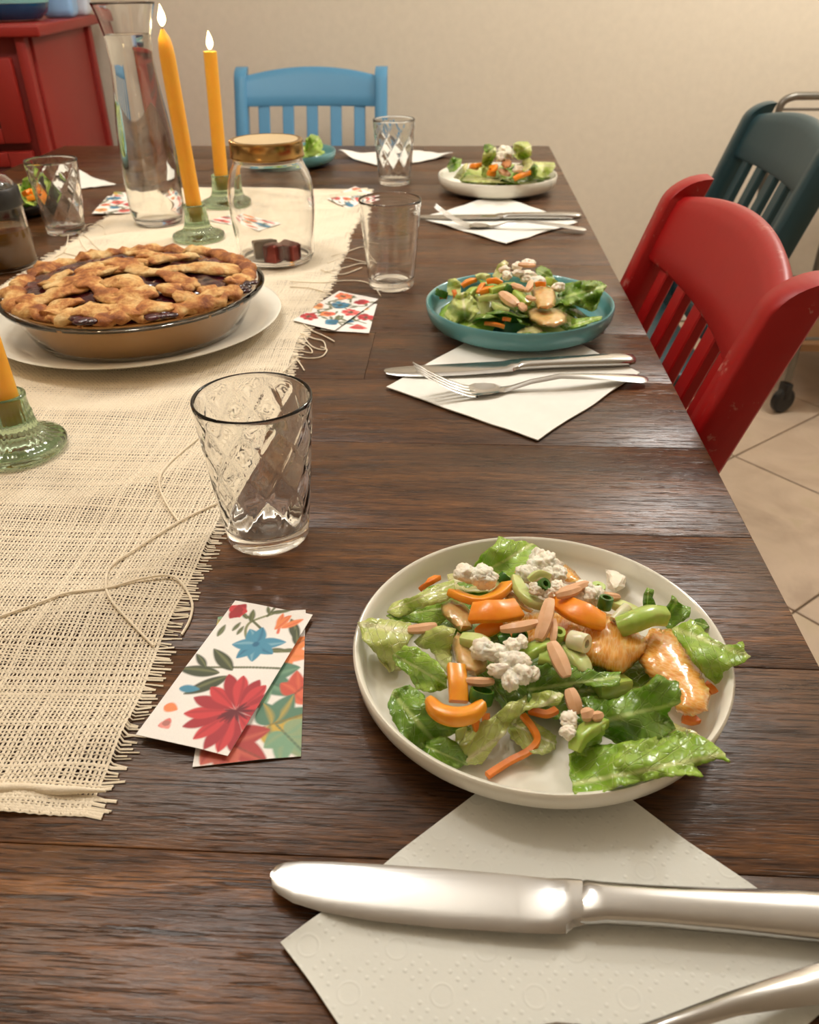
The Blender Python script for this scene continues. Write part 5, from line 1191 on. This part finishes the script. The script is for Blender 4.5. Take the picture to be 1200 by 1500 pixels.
leaf('cream lettuce base at the front rim '+TP, oc([(590, 478), (620, 455), (680, 442), (725, 455), (735, 478), (660, 484)]), oz([(600, 475, .018), (680, 445, .026)]), 'leaf_cream', None, .002, 2.4, .4, scale=2.2)
leaf('green lettuce lying at the right front '+TP, oc([(860, 450), (880, 400), (930, 400), (1000, 390), (1060, 388), (1055, 405), (980, 430), (920, 450)]), oz([(870, 440, .020), (1055, 395, .024), (930, 410, .026)]), 'leaf_mid', None, .003, 2.4, .5, scale=2.2)
leaf('green lettuce leaf rising at the back right '+TP, oc([(690, 130), (720, 110), (770, 130), (800, 185), (790, 205), (740, 200), (700, 160)]), oz([(695, 135, .048), (795, 195, .034)]), 'leaf_dark', None, .003, 2.4, .5, scale=2.2)
leaf('pale lettuce rib behind the feta '+TP, oc([(455, 165), (490, 100), (520, 78), (545, 95), (520, 140), (490, 190)]), oz([(465, 165, .044), (520, 82, .060)]), 'leaf_cream', None, .002, 2.4, .3, scale=2.2)
pillow(GF, 'upper glossy grapefruit piece '+TP, oc([(665, 240), (700, 218), (745, 215), (795, 235), (808, 280), (800, 330), (760, 350), (700, 345), (680, 300)]), .042, .008, 'grapefruit_dull', 'grapefruit', 2.6, .3)
pillow(GF, 'lower glossy grapefruit piece '+TP, oc([(640, 355), (690, 330), (760, 335), (820, 345), (870, 380), (860, 430), (800, 452), (730, 445), (660, 405)]), .030, .009, 'grapefruit_dull', 'grapefruit', 2.6, .3)
crumble('tall feta heap on top of the salad '+TP, oc([(540, 130), (580, 120), (600, 150), (540, 175), (640, 95)]), .0085, .056, 31, n=16)
crumble('feta clump right of the tall heap '+TP, oc([(660, 175), (700, 185), (640, 160)]), .0078, .050, 32, n=10)
crumble('small feta piece by the grapefruit at the right '+TP, oc([(815, 236)]), .0085, .044, 33, n=3)
def s2(name, label, pts, w, th, mat, cat, roll=.2, **kw): strip(name, label, oz(pts), w, th, mat, cat, roll, **kw)
s2(PP, 'orange pepper chunk at the left of the feta '+TP, [(440, 195, .048), (470, 190, .050), (502, 205, .047)], .013, .006, 'pepper', 'pepper')
s2(PP, 'orange pepper chunk below the topmost one '+TP, [(392, 255, .042), (420, 245, .044), (442, 235, .043)], .011, .006, 'pepper', 'pepper')
s2(PP, 'long orange pepper strip near the left rim '+TP, [(288, 222, .038), (320, 200, .042), (352, 188, .042)], .010, .005, 'pepper', 'pepper')
s2(PP, 'small orange pepper bit on the grapefruit '+TP, [(690, 214, .052), (715, 208, .053), (738, 212, .051)], .006, .005, 'pepper', 'pepper')
s2(KS, 'upright carrot shred at the left '+TP, [(244, 245, .040), (250, 270, .036), (252, 298, .030)], .005, .003, 'carrot', 'carrot')
s2(KS, 'long carrot shred at the front '+TP, [(415, 425, .026), (470, 432, .026), (522, 445, .024)], .006, .004, 'carrot', 'carrot')
s2(KS, 'short carrot shred above the front one '+TP, [(512, 400, .030), (535, 402, .030), (552, 406, .029)], .005, .004, 'carrot', 'carrot')
s2(KS, 'carrot shred among the celery '+TP, [(380, 260, .040), (390, 230, .044), (405, 210, .045)], .006, .003, 'carrot', 'carrot')
s2(KS, 'carrot bit at the far left '+TP, [(175, 285, .022), (190, 280, .024), (205, 285, .023)], .006, .004, 'carrot', 'carrot')
s2(CE, 'bright celery slice in the centre '+TP, [(445, 250, .046), (500, 232, .048), (556, 215, .046)], .012, .006, 'celery', 'celery')
s2(CE, 'ridged celery slice slanting down in the centre '+TP, [(592, 260, .048), (620, 290, .046), (648, 322, .042)], .012, .007, 'celery', 'celery')
s2(CE, 'celery slice at the left of the orange pepper '+TP, [(330, 270, .036), (350, 245, .040), (375, 240, .040)], .012, .006, 'celery', 'celery')
s2(CE, 'pale celery curve under the almond '+TP, [(475, 325, .036), (500, 345, .038), (545, 360, .036)], .010, .006, 'celery_pale', 'celery')
s2(CE, 'celery slice on the salad behind the pepper '+TP, [(365, 175, .044), (400, 165, .046), (432, 175, .045)], .012, .006, 'celery_pale', 'celery')
s2(CE, 'yellowish celery slice in the middle left '+TP, [(385, 295, .040), (430, 285, .042), (480, 280, .040)], .010, .006, 'celery_pale', 'celery')
def a2(label, a, b, w, z): q = oc([a, b]); sliver(label, q[0], q[1], w, w*.7, z, z-.002)
a2('fat brown almond sliver in the centre '+TP, (505, 260), (592, 325), .0115, .046)
a2('almond sliver over the grapefruit '+TP, (565, 212), (640, 240), .0075, .054)
a2('upright almond sliver by the grapefruit '+TP, (668, 195), (642, 250), .0075, .055)
a2('low almond sliver in front of the celery '+TP, (605, 318), (640, 355), .0075, .044)
a2('almond sliver across the feta '+TP, (600, 100), (690, 105), .0065, .064)
a2('short almond sliver beside the upright one '+TP, (645, 280), (688, 290), .0065, .052)
for i, (lab, x, y, z) in enumerate((('green scallion ring at the left rim', 175, 262, .028), ('green scallion ring in the centre', 560, 240, .048), ('green scallion piece behind the grapefruit', 775, 200, .044))):
    q = oc([(x, y)])[0]; ring(lab+' '+TP, q[0], q[1], z, .0075, .008, 'celery' if i == 2 else 'scallion', (.4, .3, 1), .5)

# --- far white plate
FP = 'on the far white plate'
mound(PF, 20, .078, ['leaf_mid', 'leaf_pale', 'leaf_pale', 'leaf_dark'], FP, 'lettuce bed '+FP, 41, .036)
def od(pts): return oc(pts, (620, 190), 5.4545)
def odz(pts): return oz(pts, (620, 190), 5.4545)
def l3(label, out, ctl, mat): leaf(label+' '+FP, od(out), odz(ctl), mat, None, .0028, 2.0, .4, scale=2.4)
l3('dark green lettuce leaf at the left', [(190, 300), (215, 240), (240, 215), (310, 235), (300, 290), (250, 335), (210, 340)], [(195, 300, .034), (240, 220, .062), (290, 280, .045)], 'leaf_dark')
l3('pale lettuce stalk slanting at the left', [(240, 385), (290, 320), (340, 265), (362, 275), (330, 340), (290, 400)], [(250, 385, .024), (350, 270, .050)], 'leaf_cream')
l3('tall pale lettuce leaf left of the feta', [(465, 400), (470, 260), (480, 190), (520, 150), (580, 135), (585, 200), (550, 270), (510, 380)], [(470, 390, .026), (500, 170, .076), (580, 140, .080), (530, 280, .050)], 'leaf_pale')
l3('dark lettuce tip at the top left', [(480, 160), (490, 118), (530, 112), (565, 130), (545, 160), (500, 175)], [(490, 160, .076), (530, 115, .086)], 'leaf_dark')
l3('large pale green lettuce leaf standing at the top', [(712, 200), (720, 110), (770, 92), (840, 98), (868, 130), (866, 200), (830, 245), (760, 240)], [(715, 200, .070), (770, 95, .092), (862, 140, .086), (800, 240, .056)], 'leaf_pale')
l3('broad light green lettuce leaf at the right rim', [(840, 290), (880, 255), (960, 258), (1050, 262), (1060, 290), (1030, 340), (960, 385), (880, 370)], [(850, 290, .048), (1050, 270, .050), (960, 380, .028)], 'leaf_pale')
l3('deep green lettuce strip at the right centre', [(820, 390), (850, 310), (890, 265), (920, 300), (900, 380), (850, 410)], [(830, 390, .030), (890, 270, .056)], 'leaf_dark')
l3('yellowish lettuce leaf in the upper right', [(770, 300), (800, 240), (850, 220), (880, 260), (850, 310), (800, 330)], [(780, 300, .050), (850, 225, .064)], 'leaf_cream')
l3('pale lettuce lying along the front', [(300, 405), (360, 360), (440, 370), (540, 390), (620, 385), (700, 400), (690, 425), (560, 425), (400, 418)], [(310, 405, .026), (440, 372, .034), (690, 415, .028)], 'leaf_pale')
crumble('large feta heap on top '+FP, od([(645, 160), (662, 170), (652, 200), (690, 198), (636, 218)]), .011, .066, 51, n=14)
crumble('feta piece at the right centre '+FP, od([(740, 320), (770, 300), (790, 285)]), .0095, .050, 52, n=9)
crumble('feta bits between the pale leaves at the left top '+FP, od([(520, 190), (550, 165)]), .0085, .070, 53, n=6)
def s3(name, label, pts, w, th, mat, cat): strip(name, label+' '+FP, odz(pts), w, th, mat, cat, .3)
s3(PP, 'orange pepper chunk standing in the centre', [(540, 360, .040), (556, 325, .048), (565, 290, .054)], .016, .007, 'pepper', 'pepper')
s3(PP, 'large orange pepper chunk at the right front', [(725, 395, .040), (770, 372, .044), (828, 350, .044)], .017, .008, 'pepper', 'pepper')
s3(PP, 'small orange pepper chunk at the left', [(400, 300, .046), (425, 290, .050), (448, 285, .049)], .015, .008, 'pepper', 'pepper')
pillow('crouton', 'browned crouton below the feta '+FP, od([(620, 280), (640, 245), (690, 235), (712, 260), (700, 300), (650, 312)]), .054, .010, 'crouton', 'crouton', 2.0, .2)
q = od([(615, 320), (695, 358)]); sliver('almond sliver below the crouton '+FP, q[0], q[1], .013, .008, .046, .042)
# --- salad seen past the jar, and on the black plate at the left
mound(PJ, 14, .072, ['leaf_mid', 'leaf_dark', 'leaf_pale'], 'behind the jar', 'lettuce on the plate behind the jar', 61, .034)
leaf('tall frilly lettuce leaf at the right of the plate behind the jar', [(446, 226), (448, 204), (456, 196), (468, 200), (474, 212), (470, 224), (458, 228)], [(448, 224, .034), (456, 197, .070), (472, 214, .054)], 'leaf_mid', None, .005, 2.0, .4, scale=3.2)
mound(PL, 14, .075, ['leaf_mid', 'leaf_pale', 'leaf_dark'], 'on the black plate', 'lettuce on the black plate', 71, .036)
leaf('bright lettuce leaf at the right of the black plate', [(28, 284), (34, 262), (46, 256), (60, 270), (64, 292), (50, 302), (38, 298)], [(30, 284, .036), (44, 258, .060), (60, 295, .028)], 'leaf_mid', None, .005, 2.0, .4, scale=3.0)
strip(PP, 'orange pepper strip on the black plate at the left', [(36, 284, .044), (46, 280, .046), (58, 286, .042)], .014, .008, 'pepper', 'pepper', .3)
strip(PP, 'second orange pepper strip on the black plate, nearer its rim', [(42, 292, .036), (52, 290, .038), (64, 294, .034)], .012, .008, 'pepper', 'pepper', .3)
